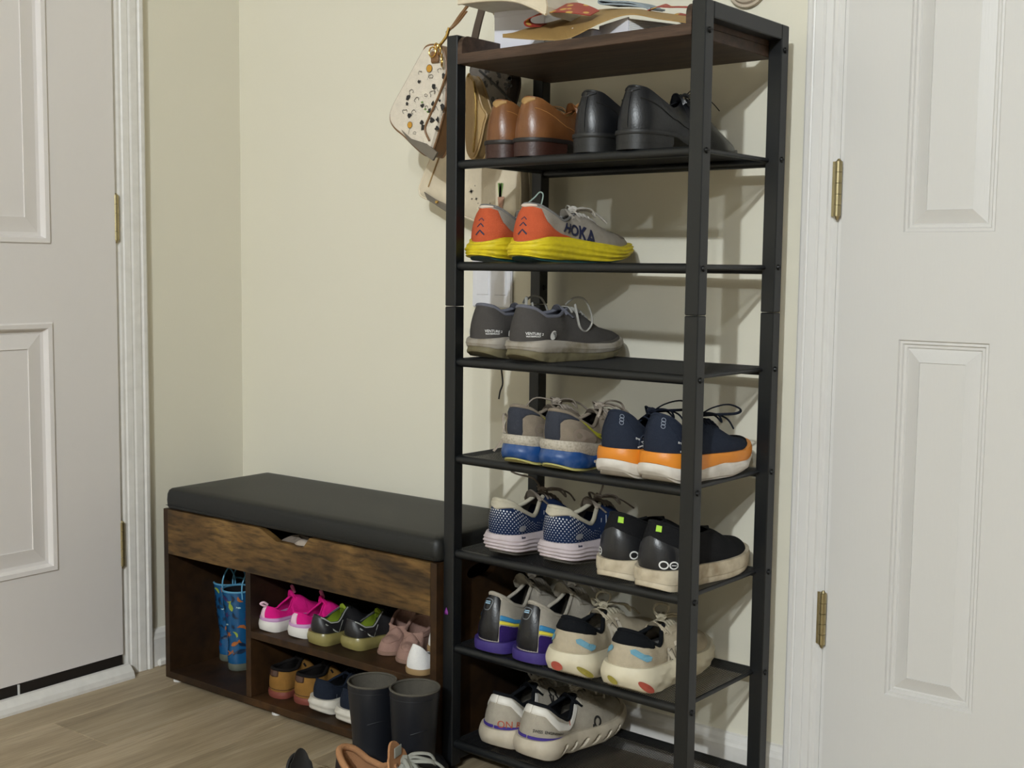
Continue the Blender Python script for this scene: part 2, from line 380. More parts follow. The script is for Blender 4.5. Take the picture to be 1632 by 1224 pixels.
def bolt(x, y, z, sx):
    MB().cyl((x, y, z), (x+sx*.003, y, z), .0052, 14, .0042).build('bolt', BOLT, rack)
    MB().tube([(x+sx*.0031+0*a, y+.0021*math.cos(a), z+.0021*math.sin(a)) for a in np.linspace(0, 2*PI, 9)[:-1]], .0006, 5, True).build('bolt_socket', MC.get('x') or BLK, rack)
for i, z in enumerate([ZT+.006]+ZS):
    bolt(RW, .0125, z, 1); bolt(RW, RD-.0125, z+.004, 1)
    bolt(P_, RD-.0125, z+.004, 1)
for lx in (P_,): bolt(lx, RD-.0125, .905, 1)
bolt(RW-P_, RD-.0125, .905, -1)
wireV, wireF = None, None
def mesh_sheet():
    mb = MB(); x0, x1, y0, y1 = P_-.005, RW-P_+.005, .012, RD-.012; p = .0042; h = .00052
    x = x0
    while x <= x1:
        mb.box((x-h, y0, -.0003), (x+h, y1, .0001)); x += p
    y = y0
    while y <= y1:
        mb.box((x0, y-h, -.0001), (x1, y+h, .0003)); y += p
    return mb
sheet = mesh_sheet().build('wire_mesh', BLKM); sheet_me = sheet.data; bpy.data.objects.remove(sheet)
for z in ZS:
    mb = MB()
    for ly in (.0125, RD-.0125): mb.tube([(P_-.0, ly, 0), (RW-P_, ly, 0)], .0082, 14)
    sh = mb.build('shelf', BLK, rack, True); sh.location = (0, 0, z)
    for lx in (P_-.004, RW-P_+.004): MB().tube([(lx, .0125, .003), (lx, RD-.0125, .003)], .0036, 10).build('side_rod', BLK, sh, True)
    wm = bpy.data.objects.new('wire_mesh', sheet_me); COL.objects.link(wm); wm.parent = sh; wm.location = (0, 0, .0068); wm['kind'] = 'stuff'
SH = [z+.0082 for z in ZS]            # walking surface of each shelf
# wooden tray
tb = box_obj('tray_board', (P_+.0006, .0, ZT), (RW-P_-.0006, RD-.001, ZT+.018), TRAYW, rack, .001)
for lx in (P_+.0006, RW-P_-.0106):
    n = 10; out = [(.001, ZT+.018)]+[(.001+.018*(1-math.cos(a)), ZT+.032+.018*math.sin(a)) for a in np.linspace(0, PI/2, n)]+[(RD-.019+.018*math.sin(a), ZT+.032+.018*math.cos(a)) for a in np.linspace(0, PI/2, n)]+[(RD-.001, ZT+.018)]
    V = [(lx, y, z) for y, z in out]+[(lx+.010, y, z) for y, z in out]; k = len(out)
    mesh('tray_side', V, [tuple(range(k-1, -1, -1)), tuple(range(k, 2*k))]+[(i, (i+1) % k, k+(i+1) % k, k+i) for i in range(k)], TRAYW, rack)
gem = thing('gem_sticker', 'tiny purple gem sticker on front left post of the rack', 'sticker', rk(.009, -.0005, .307), PSI)
V = [(0, 0, .008), (-.0045, 0, -.001), (-.004, 0, -.006), (.004, 0, -.006), (.0045, 0, -.001), (0, -.003, -.001)]
mesh('gem', V, [(i, (i+1) % 5, 5) for i in range(5)]+[(4, 3, 2, 1, 0)], mat('purple_gem', '7a2a86', rough=.15), gem)

# ================================================================== BENCH
BX0, BX1, BY0, BY1 = .1131, .9206, -.3259, -.022
bench = thing('storage_bench', 'rustic brown shoe storage bench with black padded seat in the corner', 'bench', (BX0, BY0, 0))
bw = BX1-BX0; bd = BY1-BY0; T = .0150
def bb(name, a, b, m, c=.0008): return box_obj(name, a, b, m, bench, c)
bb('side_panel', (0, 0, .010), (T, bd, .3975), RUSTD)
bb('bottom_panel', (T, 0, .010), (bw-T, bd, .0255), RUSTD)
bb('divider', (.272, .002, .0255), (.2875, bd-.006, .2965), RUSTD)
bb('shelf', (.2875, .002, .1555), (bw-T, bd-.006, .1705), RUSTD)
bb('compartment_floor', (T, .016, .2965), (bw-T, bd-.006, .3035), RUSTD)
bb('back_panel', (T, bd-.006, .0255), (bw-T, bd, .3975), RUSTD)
fx = [T+.001, .322, .373, .452, .466, bw-T-.001]; tz = [.3975, .3975, .3755, .3755, .3935, .3975]
fx2 = [T+.001, .322, .373, .452, .466, .470, bw-T-.001]; tz2 = [.3970, .3970, .3755, .3755, .393, .3970, .3970]
V = []
for y in (0, .015):
    V += [(x, y, .2965) for x in fx2]+[(x, y, z) for x, z in zip(fx2, tz2)]
n = len(fx2); F = []
for i in range(n-1):
    F += [(i, i+1, n+i+1, n+i), (2*n+i+1, 2*n+i, 3*n+i, 3*n+i+1), (n+i, n+i+1, 3*n+i+1, 3*n+i), (i+1, i, 2*n+i, 2*n+i+1)]
F += [(0, n, 3*n, 2*n), (n-1, 3*n-1, 4*n-1, 2*n-1)]
mesh('front_panel', V, F, RUST, bench)
# right side panel with an oval hand hole
def onX(x, y, X):
    d = CF+CR*(x-816)/FPX-CU*(y-612)/FPX; C = np.array(CAM); return C+d*(X-C[0])/d[0]
hc = onX(768, 908, BX1); hy, hz = hc[1]-BY0, hc[2]
N_ = 32; ring = []; rect = []
for k in range(N_):
    a = 2*PI*k/N_; cx_, sx_ = math.cos(a), math.sin(a); ring.append((hy+.045*cx_, hz+.016*sx_))
    tx = ((bd if cx_ > 0 else 0)-hy)/cx_ if abs(cx_) > 1e-9 else 1e9; tzz = ((.3975 if sx_ > 0 else .010)-hz)/sx_ if abs(sx_) > 1e-9 else 1e9
    t_ = min(tx, tzz); rect.append((hy+t_*cx_, hz+t_*sx_))
for cy_, cz_ in ((0, .010), (bd, .010), (bd, .3975), (0, .3975)):
    k = min(range(N_), key=lambda i: (rect[i][0]-cy_)**2+(rect[i][1]-cz_)**2); rect[k] = (cy_, cz_)
V = []
for X in (bw-T, bw): V += [(X, y, z) for y, z in rect]+[(X, y, z) for y, z in ring]
F = []
for i in range(N_):
    j = (i+1) % N_; F += [(i, j, N_+j, N_+i), (2*N_+j, 2*N_+i, 3*N_+i, 3*N_+j), (i, 2*N_+i, 2*N_+j, j), (N_+j, 3*N_+j, 3*N_+i, N_+i)]
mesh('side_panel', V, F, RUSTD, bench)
for fxx in (.02, .35, bw-.02):
    for fy in (.02, bd-.02): MB().cyl((fxx, fy, 0), (fxx, fy, .0105), .012, 14).build('foot', TRIM, bench)
# cushion: rounded slab
def cushion(x0, x1, y0, y1, z0, z1, r, puff):
    nx, ny = 28, 14; V = []; F = []
    def rr(t, a, b):                   # rounded rectangle point, t in 0..1
        pts = []; 
    N4 = 9; loop = []
    for (cx_, cy_, a0) in ((x1-r, y0+r, -PI/2), (x1-r, y1-r, 0), (x0+r, y1-r, PI/2), (x0+r, y0+r, PI)):
        for k in range(N4):
            a = a0+PI/2*k/(N4-1); loop.append((cx_, cy_, math.cos(a)*r, math.sin(a)*r))
    prof = [(1, 0, 0), (1, 0, .25), (1.02, .0, .5), (1.0, 0, .72), (.88, 0, .86), (.6, 0, .96), (.2, 0, 1.0), (-.6, 0, 1.03)]
    prof = [(.003, z0), (.0, z0+.004), (-.0008, z0+.018), (.0005, z1-.013), (.004, z1-.005), (.010, z1-.0012), (.030, z1+puff*.4), (.08, z1+puff), (.13, z1+puff)]
    for s, z in prof:
        e = max(0, s-r*.9); k = max(r-s, r*.1)/r
        V += [(cx_+(e if cx_ < (x0+x1)/2 else -e)+ox*k, cy_+(e if cy_ < (y0+y1)/2 else -e)+oy*k, z) for cx_, cy_, ox, oy in loop]
    m = len(loop)
    F = grid_faces(len(prof), m, wrap=True); F += [tuple(range(m-1, -1, -1)), tuple(range((len(prof)-1)*m, len(prof)*m))]
    return V, F
V, F = cushion(.006, bw+.003, -.001, bd-.002, .4005, .4450, .016, .002)
mesh('seat_cushion', V, F, CUSH, bench, True)
# seam line low on the cushion front
mb = MB(); mb.tube([(.012, -.0016, .4075), (bw-.01, -.0016, .4075)], .0007, 6); mb.build('cushion_seam', CUSH, bench)
cl = thing('crumpled_glove', 'crumpled grey brown knitted glove glimpsed through the bench hand notch', 'glove', (.50, -.285, .3035))
rngb = np.random.RandomState(3); V = []; 
for i in range(9):
    for j in range(16):
        th = PI*i/8; ph = 2*PI*j/16; rr_ = 1+.25*math.sin(3*ph+i)+.15*rngb.rand()
        V.append((.055*rr_*math.sin(th)*math.cos(ph)+.01, .022*rr_*math.sin(th)*math.sin(ph), .040+.040*math.cos(th)*(1+.1*math.sin(4*ph))))
mesh('glove_body', V, grid_faces(9, 16, wrap=True, flip=True), fabric('grey_knit', '7d7268'), cl, True)
V2 = MB().tube(spline([(.02, -.02, .06), (.045, -.026, .074), (.062, -.020, .070), (.068, -.012, .055)]), .009, 8).build('glove_finger', fabric('pale_knit', 'a89c90'), cl, True)

# ================================================================== THINGS ON THE TRAY
TZ = ZT+.0182
def px_poly(P, Y): return [tuple(onY(x, y, Y)) for x, y in P]
def slab(name, P2, y0, y1, m, parent=None, smooth=False):   # polygon in x,z pushed through y0..y1
    k = len(P2); V = [(x, y0, z) for x, z in P2]+[(x, y1, z) for x, z in P2]
    return mesh(name, V, [tuple(range(k)), tuple(range(2*k-1, k-1, -1))]+[(i, k+i, k+(i+1) % k, (i+1) % k) for i in range(k)], m, parent, smooth)
WH = mat('white_card', 'e4e3ec', rough=.6, noise=.01)
a = onY(788, 18, -.205); b = onY(868, 20, -.205)
wb = thing('white_box', 'plain white cardboard box standing at the left end of the tray', 'box', (a[0], -.205, TZ))
MB().box((0, 0, 0), (b[0]-a[0], .055, a[2]-TZ), .0008).build('box_body', WH, wb)
MB().box((-.0005, -.0006, a[2]-TZ-.012), (b[0]-a[0]+.0005, .0556, a[2]-TZ+.0006), .0004).build('lid_flap', WH, wb)
# paper box set corner first
c0 = onY(1001, 27, -.292); l0 = onY(955, 34, -.255); r0 = onY(1096, 40, -.185)
bx = thing('paper_ream', 'open white box of printer paper, corner towards the front of the tray', 'paper', (0, 0, 0))
def prism(name, P, z0, z1, m, par):
    k = len(P); V = [(x, y, z0) for x, y in P]+[(x, y, z1) for x, y in P]
    return mesh(name, V, [tuple(range(k-1, -1, -1)), tuple(range(k, 2*k))]+[(i, (i+1) % k, k+(i+1) % k, k+i) for i in range(k)], m, par)
C0 = np.array(c0[:2]); L0 = np.array(l0[:2]); R0 = np.array(r0[:2]); Q0 = L0+R0-C0; zt = c0[2]
bx.location = (C0[0], C0[1], TZ)
o_ = np.array([C0[0], C0[1]])
prism('box_wrap', [tuple(C0-o_), tuple(C0+(R0-C0)*.02-o_), tuple(L0+(R0-C0)*.02-o_), tuple(L0-o_)], 0, zt-TZ, WH, bx)
nsh = 9
for k in range(nsh):
    e = (R0-C0)*(.022+.002*(k % 2)); z0 = .0005+(zt-TZ-.002)*k/nsh; z1 = .0005+(zt-TZ-.002)*(k+1)/nsh-.0006
    prism('paper_bundle', [tuple(C0+e-o_), tuple(R0+(k % 3)*.001-o_), tuple(Q0+(k % 3)*.001-o_), tuple(L0+e-o_)], z0, z1, mat('paper_white', 'f1f0ee', rough=.8), bx)
a = onY(914, 50, -.27)
er = thing('small_white_box', 'small white folded packet under the brown envelope', 'packet', (a[0], -.27, TZ), -.15)
MB().box((0, 0, 0), (.044, .03, a[2]-TZ), .003).build('packet_body', WH, er)
MB().box((-.003, -.002, .001), (.0, .028, .006+(a[2]-TZ)), .001).build('packet_flap', WH, er)
# manila envelope: a sagging sheet
lo_ = [(801, 60), (860, 64), (905, 62), (958, 37), (1003, 24), (1050, 31), (1094, 37)]
up_ = [(801, 59.5), (840, 47), (885, 35), (955, 17), (1010, 17), (1050, 22), (1094, 28)]
Yl = [-.285, -.300, -.300, -.305, -.305, -.300, -.297]; Yu = [-.283, -.25, -.20, -.13, -.12, -.13, -.15]
A = spline([onY(x, y, Y) for (x, y), Y in zip(lo_, Yl)], 6); B = spline([onY(x, y, Y) for (x, y), Y in zip(up_, Yu)], 6)
V = []; nn = 7
for p, q in zip(A, B):
    for t_ in np.linspace(0, 1, nn):
        v = p*(1-t_)+q*t_; v[2] += .004*math.sin(PI*t_); v[2] = max(v[2], TZ+.001); V.append(v)
k = len(V); V2 = V+[v+np.array([0, 0, .0022]) for v in V]; n1 = len(A)
F = grid_faces(n1, nn, flip=False)+grid_faces(n1, nn, flip=True, off=k)
rim = [i*nn for i in range(n1)]+[(n1-1)*nn+j for j in range(1, nn)]+[i*nn+nn-1 for i in range(n1-2, -1, -1)]+[j for j in range(nn-2, 0, -1)]
F += [(rim[i], rim[(i+1) % len(rim)], rim[(i+1) % len(rim)]+k, rim[i]+k) for i in range(len(rim))]
env = mesh('envelope', V2, F, mat('manila_paper', '967846', rough=.7, noise=.08, nscale=30), None, False)
tag(env, 'large brown manila envelope draped over the papers on the tray', 'envelope')
# ribbons
RED = mat('red_gold_ribbon', 'b0452c', rough=.55)
nt = RED.node_tree; vo = nt.nodes.new('ShaderNodeTexVoronoi'); vo.inputs['Scale'].default_value = 55; tcn = nt.nodes.new('ShaderNodeTexCoord'); nt.links.new(tcn.outputs['Object'], vo.inputs['Vector'])
rr_ = nt.nodes.new('ShaderNodeValToRGB'); rr_.color_ramp.elements[0].position = .28; rr_.color_ramp.elements[0].color = (*srgb('c9a24e'), 1); rr_.color_ramp.elements[1].position = .38; rr_.color_ramp.elements[1].color = (*srgb('98362a'), 1)
nt.links.new(vo.outputs['Distance'], rr_.inputs[0]); nt.links.new(rr_.outputs[0], nt.nodes['Principled BSDF'].inputs['Base Color'])
def band(name, P, width, th, m, parent=None, dirv=(0, 1, 0), k=8):   # strip with thickness following P, wide along dirv
    C = spline(P, k) if k else np.array(P, float); d = np.array(dirv, float); d /= np.linalg.norm(d)
    T = np.gradient(C, axis=0); T /= np.maximum(np.linalg.norm(T, axis=1), 1e-9)[:, None]; Nn = np.cross(T, d); Nn /= np.maximum(np.linalg.norm(Nn, axis=1), 1e-9)[:, None]
    wv = np.full(len(C), width) if np.isscalar(width) else np.interp(np.linspace(0, 1, len(C)), np.linspace(0, 1, len(width)), width)
    V = []
    for c, n_, w_ in zip(C, Nn, wv): V += [c-d*w_/2-n_*th/2, c+d*w_/2-n_*th/2, c+d*w_/2+n_*th/2, c-d*w_/2+n_*th/2]
    F = grid_faces(len(C), 4, wrap=True)+[(3, 2, 1, 0), tuple(range(len(V)-4, len(V)))]
    return mesh(name, V, F, m, parent, False)
Pr = [onY(*q, -.265) for q in ((856, 37), (846, 40), (840, 34), (846, 28), (860, 22), (885, 14), (905, 12), (925, 15), (948, 21))]
Pr[0][1] += .02
rb = band('ribbon', Pr, [.02, .02, .02, .02, .035, .06, .06, .05, .03], .0012, RED, None, (0, 1, .45)); tag(rb, 'red ribbon with gold dots looped on the left part of the envelope', 'ribbon', 'red gold ribbons')
Pr = [onY(*q, -.20) for q in ((1026, 21), (1040, 14), (1054, 9), (1068, 11), (1085, 11), (1100, 12), (1104, 17), (1095, 24), (1080, 22), (1070, 25))]
rb = band('ribbon', Pr, [.03, .03, .03, .012, .012, .012, .02, .012, .012, .012], .0012, RED, None, (0, 1, .35)); tag(rb, 'red ribbon with gold dots looped against the right tray side', 'ribbon', 'red gold ribbons')
Pr = [onY(*q, -.17) for q in ((1048, 15), (1020, 10), (990, 8), (972, 8), (966, 5), (970, 2), (990, 4), (1015, 5), (1035, 10), (1045, 16))]
gs = band('folded_cloth', Pr, .05, .003, fabric('blue_grey_cloth', '8f9aa2'), None, (0, 1, .1)); tag(gs, 'pale blue grey folded cloth behind the envelope on the tray', 'cloth')
ml = thing('mail_stack', 'short stack of grey and white mail behind the right red ribbon', 'mail', rk(.36, .195, TZ), .05)
for k in range(5): MB().box((0.004*(k % 2), 0, .030+k*.0042), (.095, .07, .034+k*.0042-.0004), .0005).build('letter', mat('mail_%d' % (k % 2), ('c6c7cc', 'a7a5ab')[k % 2], rough=.7), ml)
MB().box((.006, .004, 0), (.088, .066, .0298), .001).build('pad', WH, ml)

# ================================================================== BAGS LEFT OF THE RACK
def puffy(name, label, cat, P2, Y, th, mfront, medge, group=None, sp=5, par=None):
    C = spline([(p[0], p[1], 0) for p in P2], sp, True)[:, :2]; c = C.mean(0); n = len(C)
    t = thing(name, label, cat, (c[0], Y, C[:, 1].min()), 0, group) if par is None else par
    o = np.array([c[0], C[:, 1].min()]) if par is None else np.array([par.location[0], par.location[2]])
    rings = [(.0, -.5), (.6, -.5), (.93, -.48), (.985, -.36)]
    def R(s, d): return [((c+(p-c)*s-o)[0], d*th, (c+(p-c)*s-o)[1]) for p in C]
    V = []; F = []
    for s, d in rings: V += R(s, d)
    mesh('front_panel', V, grid_faces(4, n, wrap=True), mfront, t, True)
    V = []
    for s, d in ((.985, -.36), (1, -.2), (1, .2), (.985, .36)): V += R(s, d)
    mesh('gusset', V, grid_faces(4, n, wrap=True), medge, t, True)
    V = []
    for s, d in ((.985, .36), (.93, .48), (.6, .5), (0, .5)): V += R(s, d)
    mesh('back_panel', V, grid_faces(4, n, wrap=True), mfront, t, True)
    for sd in (-1, 1): MB().tube([(x, y, z) for x, y, z in R(.987, .36*sd)], .0022, 6, True).build('piping', medge, t, True)
    return t, o
CRM = fabric('cream_canvas', 'dcd2c2', spec=.3, rough=.6); BRN = leather('brown_leather', '7d5a38', .45); GRY = leather('grey_leather', '6f675b', .5); TAN = leather('tan_leather', 'a88a5c', .45)
PRT = mat('print_ink', '22201f', rough=.6); YEL = mat('print_yellow', 'c9922e', rough=.6); GRN = mat('print_green', '6f8f4e', rough=.6); PNK = mat('print_pink', 'b58a72', rough=.6)
CL = leather('cream_leather', 'd9ccb4', .4)
q = [onY(x, y, -.17) for x, y in ((693, 74), (682, 90), (660, 130), (637, 172), (633, 192), (640, 206), (655, 219), (672, 236), (690, 250), (700, 244), (714, 200), (722, 160), (722, 100), (714, 76))]
bag1, o1 = puffy('patterned_handbag', 'small cream handbag with doodle print and brown piping, hanging leftmost', 'handbag', [(v[0], v[2]) for v in q], -.17, .055, CRM, BRN, 'hanging handbags')
# grey leather base of the bag
q = [onY(x, y, -.1975) for x, y in ((640, 207), (655, 221), (680, 229), (697, 243), (690, 256), (672, 243), (652, 226))]
k_ = [(v[0]-o1[0], v[2]-o1[1]) for v in q]; slab('base_panel', [p for p in k_], -.0285, -.024, GRY, bag1)
q = spline([(*[0]*0, onY(x, y, -.2)[0]-o1[0], -.0295, onY(x, y, -.2)[2]-o1[1]) for x, y in ((713, 112), (700, 150), (684, 186), (677, 206), (684, 224))], 6); 
MB().tube(q, .0022, 6).build('piping_seam', BRN, bag1, True)
yb_ = -.029
def onbag(px_, py_): v = onY(px_, py_, -.2); return (v[0]-o1[0], v[2]-o1[1])
def decal3(name, G, m, par, y=yb_): 
    return mesh(name, [(p[0], y, p[1]) for p in G[0]], G[1], m, par)
circ = [(math.cos(a), math.sin(a)) for a in np.linspace(0, 2*PI, 17)[:-1]]
gy = []; gk = []
for bx_, by_, r_ in ((683.5, 109, .0072), (652.5, 199, .0062)):
    c_ = onbag(bx_, by_); gy.append(xf_geo(poly_geo(circ), c_[0], c_[1], 0, r_)); 
    gk.append(xf_geo(stroke_geo([(math.cos(a), math.sin(a)) for a in np.linspace(0, 2*PI, 20)], .12), c_[0], c_[1], 0, r_))
    gk.append(stroke_geo([(c_[0], c_[1]-r_), (c_[0]-.002, c_[1]-r_*1.8), (c_[0]-.004, c_[1]-r_*2.9)], .0006))
decal3('balloon_print', join_geo(gy), YEL, bag1)
cloud = [(.9, -.3), (1, .2), (.6, .5), (.3, .75), (-.1, .6), (-.5, .65), (-.8, .3), (-.95, -.1), (-.6, -.45), (0, -.35), (.5, -.5), (.9, -.3)]
for cx_, cy_, s_ in ((686, 122, .0055), (678, 152, .004), (660, 212, .004), (700, 98, .004)):
    c_ = onbag(cx_, cy_); gk.append(xf_geo(stroke_geo(spline([(x, y, 0) for x, y in cloud], 4)[:, :2], .16), c_[0], c_[1], 0, s_))
rs = np.random.RandomState(11)
for cx_, cy_ in ((668, 130), (669, 116), (650, 154), (655, 148), (645, 178), (652, 184), (659, 179), (690, 138), (695, 146), (688, 150), (672, 168), (679, 172), (684, 176), (671, 196), (673, 203), (694, 176), (700, 160), (706, 182), (704, 170), (695, 205), (687, 192), (700, 112), (706, 120), (663, 160), (690, 165), (708, 145), (697, 190), (648, 166)):
    c_ = onbag(cx_, cy_); r_ = .0042+.0030*rs.rand()
    P = [(r_*(.4+.9*rs.rand())*math.cos(a), r_*(.4+.9*rs.rand())*math.sin(a)) for a in np.linspace(0, 2*PI, 9)[:-1]]
    gk.append(xf_geo(poly_geo(P), *c_)) if rs.rand() < .55 else gk.append(xf_geo(stroke_geo(spline([(x, y, 0) for x, y in P[:6]], 3)[:, :2], .0009), *c_))
decal3('doodle_print', join_geo(gk), PRT, bag1)
gy = [xf_geo(poly_geo([(.0028*math.cos(a)*(1+.4*math.sin(3*a)), .002*math.sin(a)) for a in np.linspace(0, 2*PI, 10)[:-1]]), *onbag(*c_)) for c_ in ((677, 174), (681, 178), (672, 163))]
decal3('green_print', join_geo(gy), GRN, bag1)
# tab, rings and strap of bag 1
v = onY(693, 90, -.2); MB().box((v[0]-o1[0]-.009, -.033, v[2]-o1[1]-.012), (v[0]-o1[0]+.010, -.026, v[2]-o1[1]+.010), .002).build('strap_tab', BRN, bag1)
def ring3(c, r, t, n=(0, 1, 0), s=1.0):
    n = np.array(n, float); n /= np.linalg.norm(n); u = np.cross(n, (0, 0, 1)); u /= np.linalg.norm(u); w_ = np.cross(n, u)
    return MB().tube([np.array(c)+u*r*math.cos(a)+w_*r*s*math.sin(a) for a in np.linspace(0, 2*PI, 21)[:-1]], t, 6, True)
for (x_, y_, r_, nn_) in ((689, 83, .008, (0, 1, 0)), (699, 79, .0085, (.5, 1, .2)), (704, 96, .010, (.8, .6, 0)), (695, 74, .005, (.2, 1, 0))):
    v = onY(x_, y_, -.205); ring3((v[0]-o1[0], -.205+.17, v[2]-o1[1]), r_, .0015, nn_, 1.15).build('ring', GOLD, bag1, True)
P = [onY(x_, y_, -.2) for x_, y_ in ((698, 76), (706, 66), (712, 58), (716, 44))]; P = [(v[0]-o1[0], -.03, v[2]-o1[1]) for v in P]
MB().tube(P, [.003, .0028, .0035, .003], 8).build('clasp', GOLD, bag1, True)
P = [onY(x_, y_, -.2) for x_, y_ in ((714, 50), (718, 38), (724, 20), (732, 0), (742, -30), (752, -70))]
band('strap', [(v[0]-o1[0], -.03+.01*i_, v[2]-o1[1]) for i_, v in enumerate(P)], .010, .003, BRN, bag1, (.9, .1, .35))
band('strap', [(v[0]-o1[0]+.008, -.03+.012*i_, v[2]-o1[1]+.004) for i_, v in enumerate(P[:3])], .008, .003, BRN, bag1, (.9, .1, .35))
# cream tote
q = [onY(x, y, -.062) for x, y in ((716, 150), (712, 200), (694, 250), (676, 296), (675, 306), (680, 315), (712, 328), (760, 352), (800, 362), (832, 356), (838, 330), (837, 270), (826, 180), (770, 140))]
bag2, o2 = puffy('cream_tote', 'large cream tote bag with star and carrot print hanging behind the rack post', 'handbag', [(v[0], v[2]) for v in q], -.062, .04, CL, CL, 'hanging handbags')
q = [onY(x, y, -.084) for x, y in ((676, 306), (681, 318), (696, 328), (712, 338), (716, 328), (694, 318))]
slab('base_panel', [(v[0]-o2[0], v[2]-o2[1]) for v in q], -.0225, -.016, GRY, bag2)
v = onY(696, 322, -.087); MB().cyl((v[0]-o2[0], -.027, v[2]-o2[1]), (v[0]-o2[0], -.022, v[2]-o2[1]), .003, 12).build('base_stud', GOLD, bag2)
P = [onY(x_, y_, -.083) for x_, y_ in ((714, 205), (697, 250), (680, 298))]; MB().tube([(v[0]-o2[0]+.004, -.0205, v[2]-o2[1]) for v in P], .0016, 6).build('seam_piping', TAN, bag2, True)
def on2(x_, y_): v = onY(x_, y_, -.083); return (v[0]-o2[0], v[2]-o2[1])
gk = []
def star(n_, r1, r2): return [((r1 if i % 2 == 0 else r2)*math.cos(PI*i/n_), (r1 if i % 2 == 0 else r2)*math.sin(PI*i/n_)) for i in range(2*n_)]
for x_, y_, r_ in ((751, 305, .007), (759, 317, .0045), (752, 317, .003), (768, 328, .0045), (762, 324, .002), (775, 334, .003), (757, 296, .002), (781, 324, .0025)):
    gk.append(xf_geo(poly_geo(star(4, 1, .22)), *on2(x_, y_), .2, r_))
    gk.append(xf_geo(poly_geo(star(4, .7, .2)), *on2(x_, y_), .95, r_))
decal3('star_print', join_geo(gk), PRT, bag2, -.0212)
decal3('carrot_print', xf_geo(poly_geo([(.009, .014), (.006, 0), (.0, -.034), (-.006, 0), (-.008, .014)]), *on2(798, 325)), PNK, bag2, -.0212)
decal3('carrot_leaf_print', join_geo([xf_geo(poly_geo([(.003, .0), (.004*k_ + .004, .026), (.004*k_-.002, .028), (-.003, 0)]), *on2(797, 314)) for k_ in (-1, 0, 1)]), GRN, bag2, -.0212)
# tan pouch seen edge on, dark purse behind it
q = [onY(x, y, -.19) for x, y in ((751, 124), (760, 126), (768, 146), (776, 172), (783, 184), (779, 200), (772, 232), (763, 254), (753, 246), (750, 220), (751, 170))]
bag3, o3 = puffy('tan_pouch', 'narrow tan leather zip pouch hanging behind brown dress shoes', 'handbag', [(v[0], v[2]) for v in q], -.19, .035, TAN, TAN, 'hanging handbags')
P = [onY(x_, y_, -.205) for x_, y_ in ((757, 130), (760, 160), (760, 200), (756, 243))]; MB().tube([(v[0]-o3[0], -.0185, v[2]-o3[1]) for v in P], .0018, 6).build('zip', GOLD, bag3, True)
v = onY(745, 122, -.205)
ring3((v[0]-o3[0], -.01, v[2]-o3[1]), .006, .0014, (1, .3, 0)).build('ring', GOLD, bag3, True)
v = onY(744, 138, -.205); ring3((v[0]-o3[0], -.01, v[2]-o3[1]), .0045, .0018, (0, 1, 0), 1.4).build('clasp', GOLD, bag3, True)
P = [onY(x_, y_, -.205) for x_, y_ in ((742, 145), (739, 170), (742, 188), (750, 200))]; MB().tube([(v[0]-o3[0], -.012, v[2]-o3[1]) for v in spline(P)], .0018, 6).build('cord', CL, bag3, True)
q = [onY(x, y, -.108) for x, y in ((758, 108), (790, 104), (820, 118), (818, 155), (800, 195), (778, 190), (765, 150))]
bag4, o4 = puffy('dark_purse', 'dark grey patterned purse hanging behind the tan pouch', 'handbag', [(v[0], v[2]) for v in q], -.108, .04, fabric('charcoal_print', '6c6660'), leather('dark_brown_leather', '33261c', .5), 'hanging handbags')
gk = []
for k in range(26):
    x_ = 766+50*rs.rand(); y_ = 112+50*rs.rand(); v = onY(x_, y_, -.128); P = [(.005*(.3+rs.rand())*math.cos(a), .005*(.3+rs.rand())*math.sin(a)) for a in np.linspace(0, 2*PI, 8)[:-1]]
    if (x_-790)/30*.5+(y_-112)/60 < .9: gk.append(xf_geo(poly_geo(P), v[0]-o4[0], v[2]-o4[1]))
decal3('dark_print', join_geo(gk), PRT, bag4, -.0205)
P = [onY(x_, y_, -.13) for x_, y_ in ((764, 112), (792, 138), (816, 162))]; MB().tube([(v[0]-o4[0], -.022, v[2]-o4[1]) for v in P], .002, 6).build('piping_seam', PRT, bag4, True)
# paler card and dark strap hanging behind the shoes
q = [onY(x, y, -.018) for x, y in ((817, 125), (830, 127), (829, 163), (815, 160))]
cd_ = slab('hanging_card', [(v[0], v[2]) for v in q], -.020, -.017, mat('card_grey', 'b9b29c', rough=.6)); tag(cd_, 'narrow pale card hanging against wall behind brown shoes', 'card')
# cream shoulder bag resting over the white box, seen from below
q1 = [(731, 6), (760, 2), (800, 0), (826, 3), (848, 11), (871, 23), (872, 10), (868, -14), (850, -40), (790, -60), (740, -50), (730, -20)]
A_ = [onY(x, y, -.30) for x, y in q1]
bag5 = thing('cream_shoulder_bag', 'cream shoulder bag resting above the white box on the tray', 'handbag', (A_[0][0], -.30, A_[5][2]), 0, 'bags lying on the tray')
o5 = bag5.location; P5 = [(v[0]-o5[0], v[2]-o5[2]) for v in A_]
slab('bag_body', P5, 0.003, .10, leather('cream_grey_leather', 'c9c3b4', .45), bag5)
slab('front_panel', P5, -.002, .003, CL, bag5)
MB().tube([(x, -.001, z) for x, z in spline([(p[0], p[1], 0) for p in P5[:6]], 5)[:, :2]], .0028, 8).build('piping', CL, bag5, True)
MB().tube([(x, .10, z) for x, z in spline([(p[0], p[1], 0) for p in P5[:6]], 5)[:, :2]], .0028, 8).build('piping', CL, bag5, True)
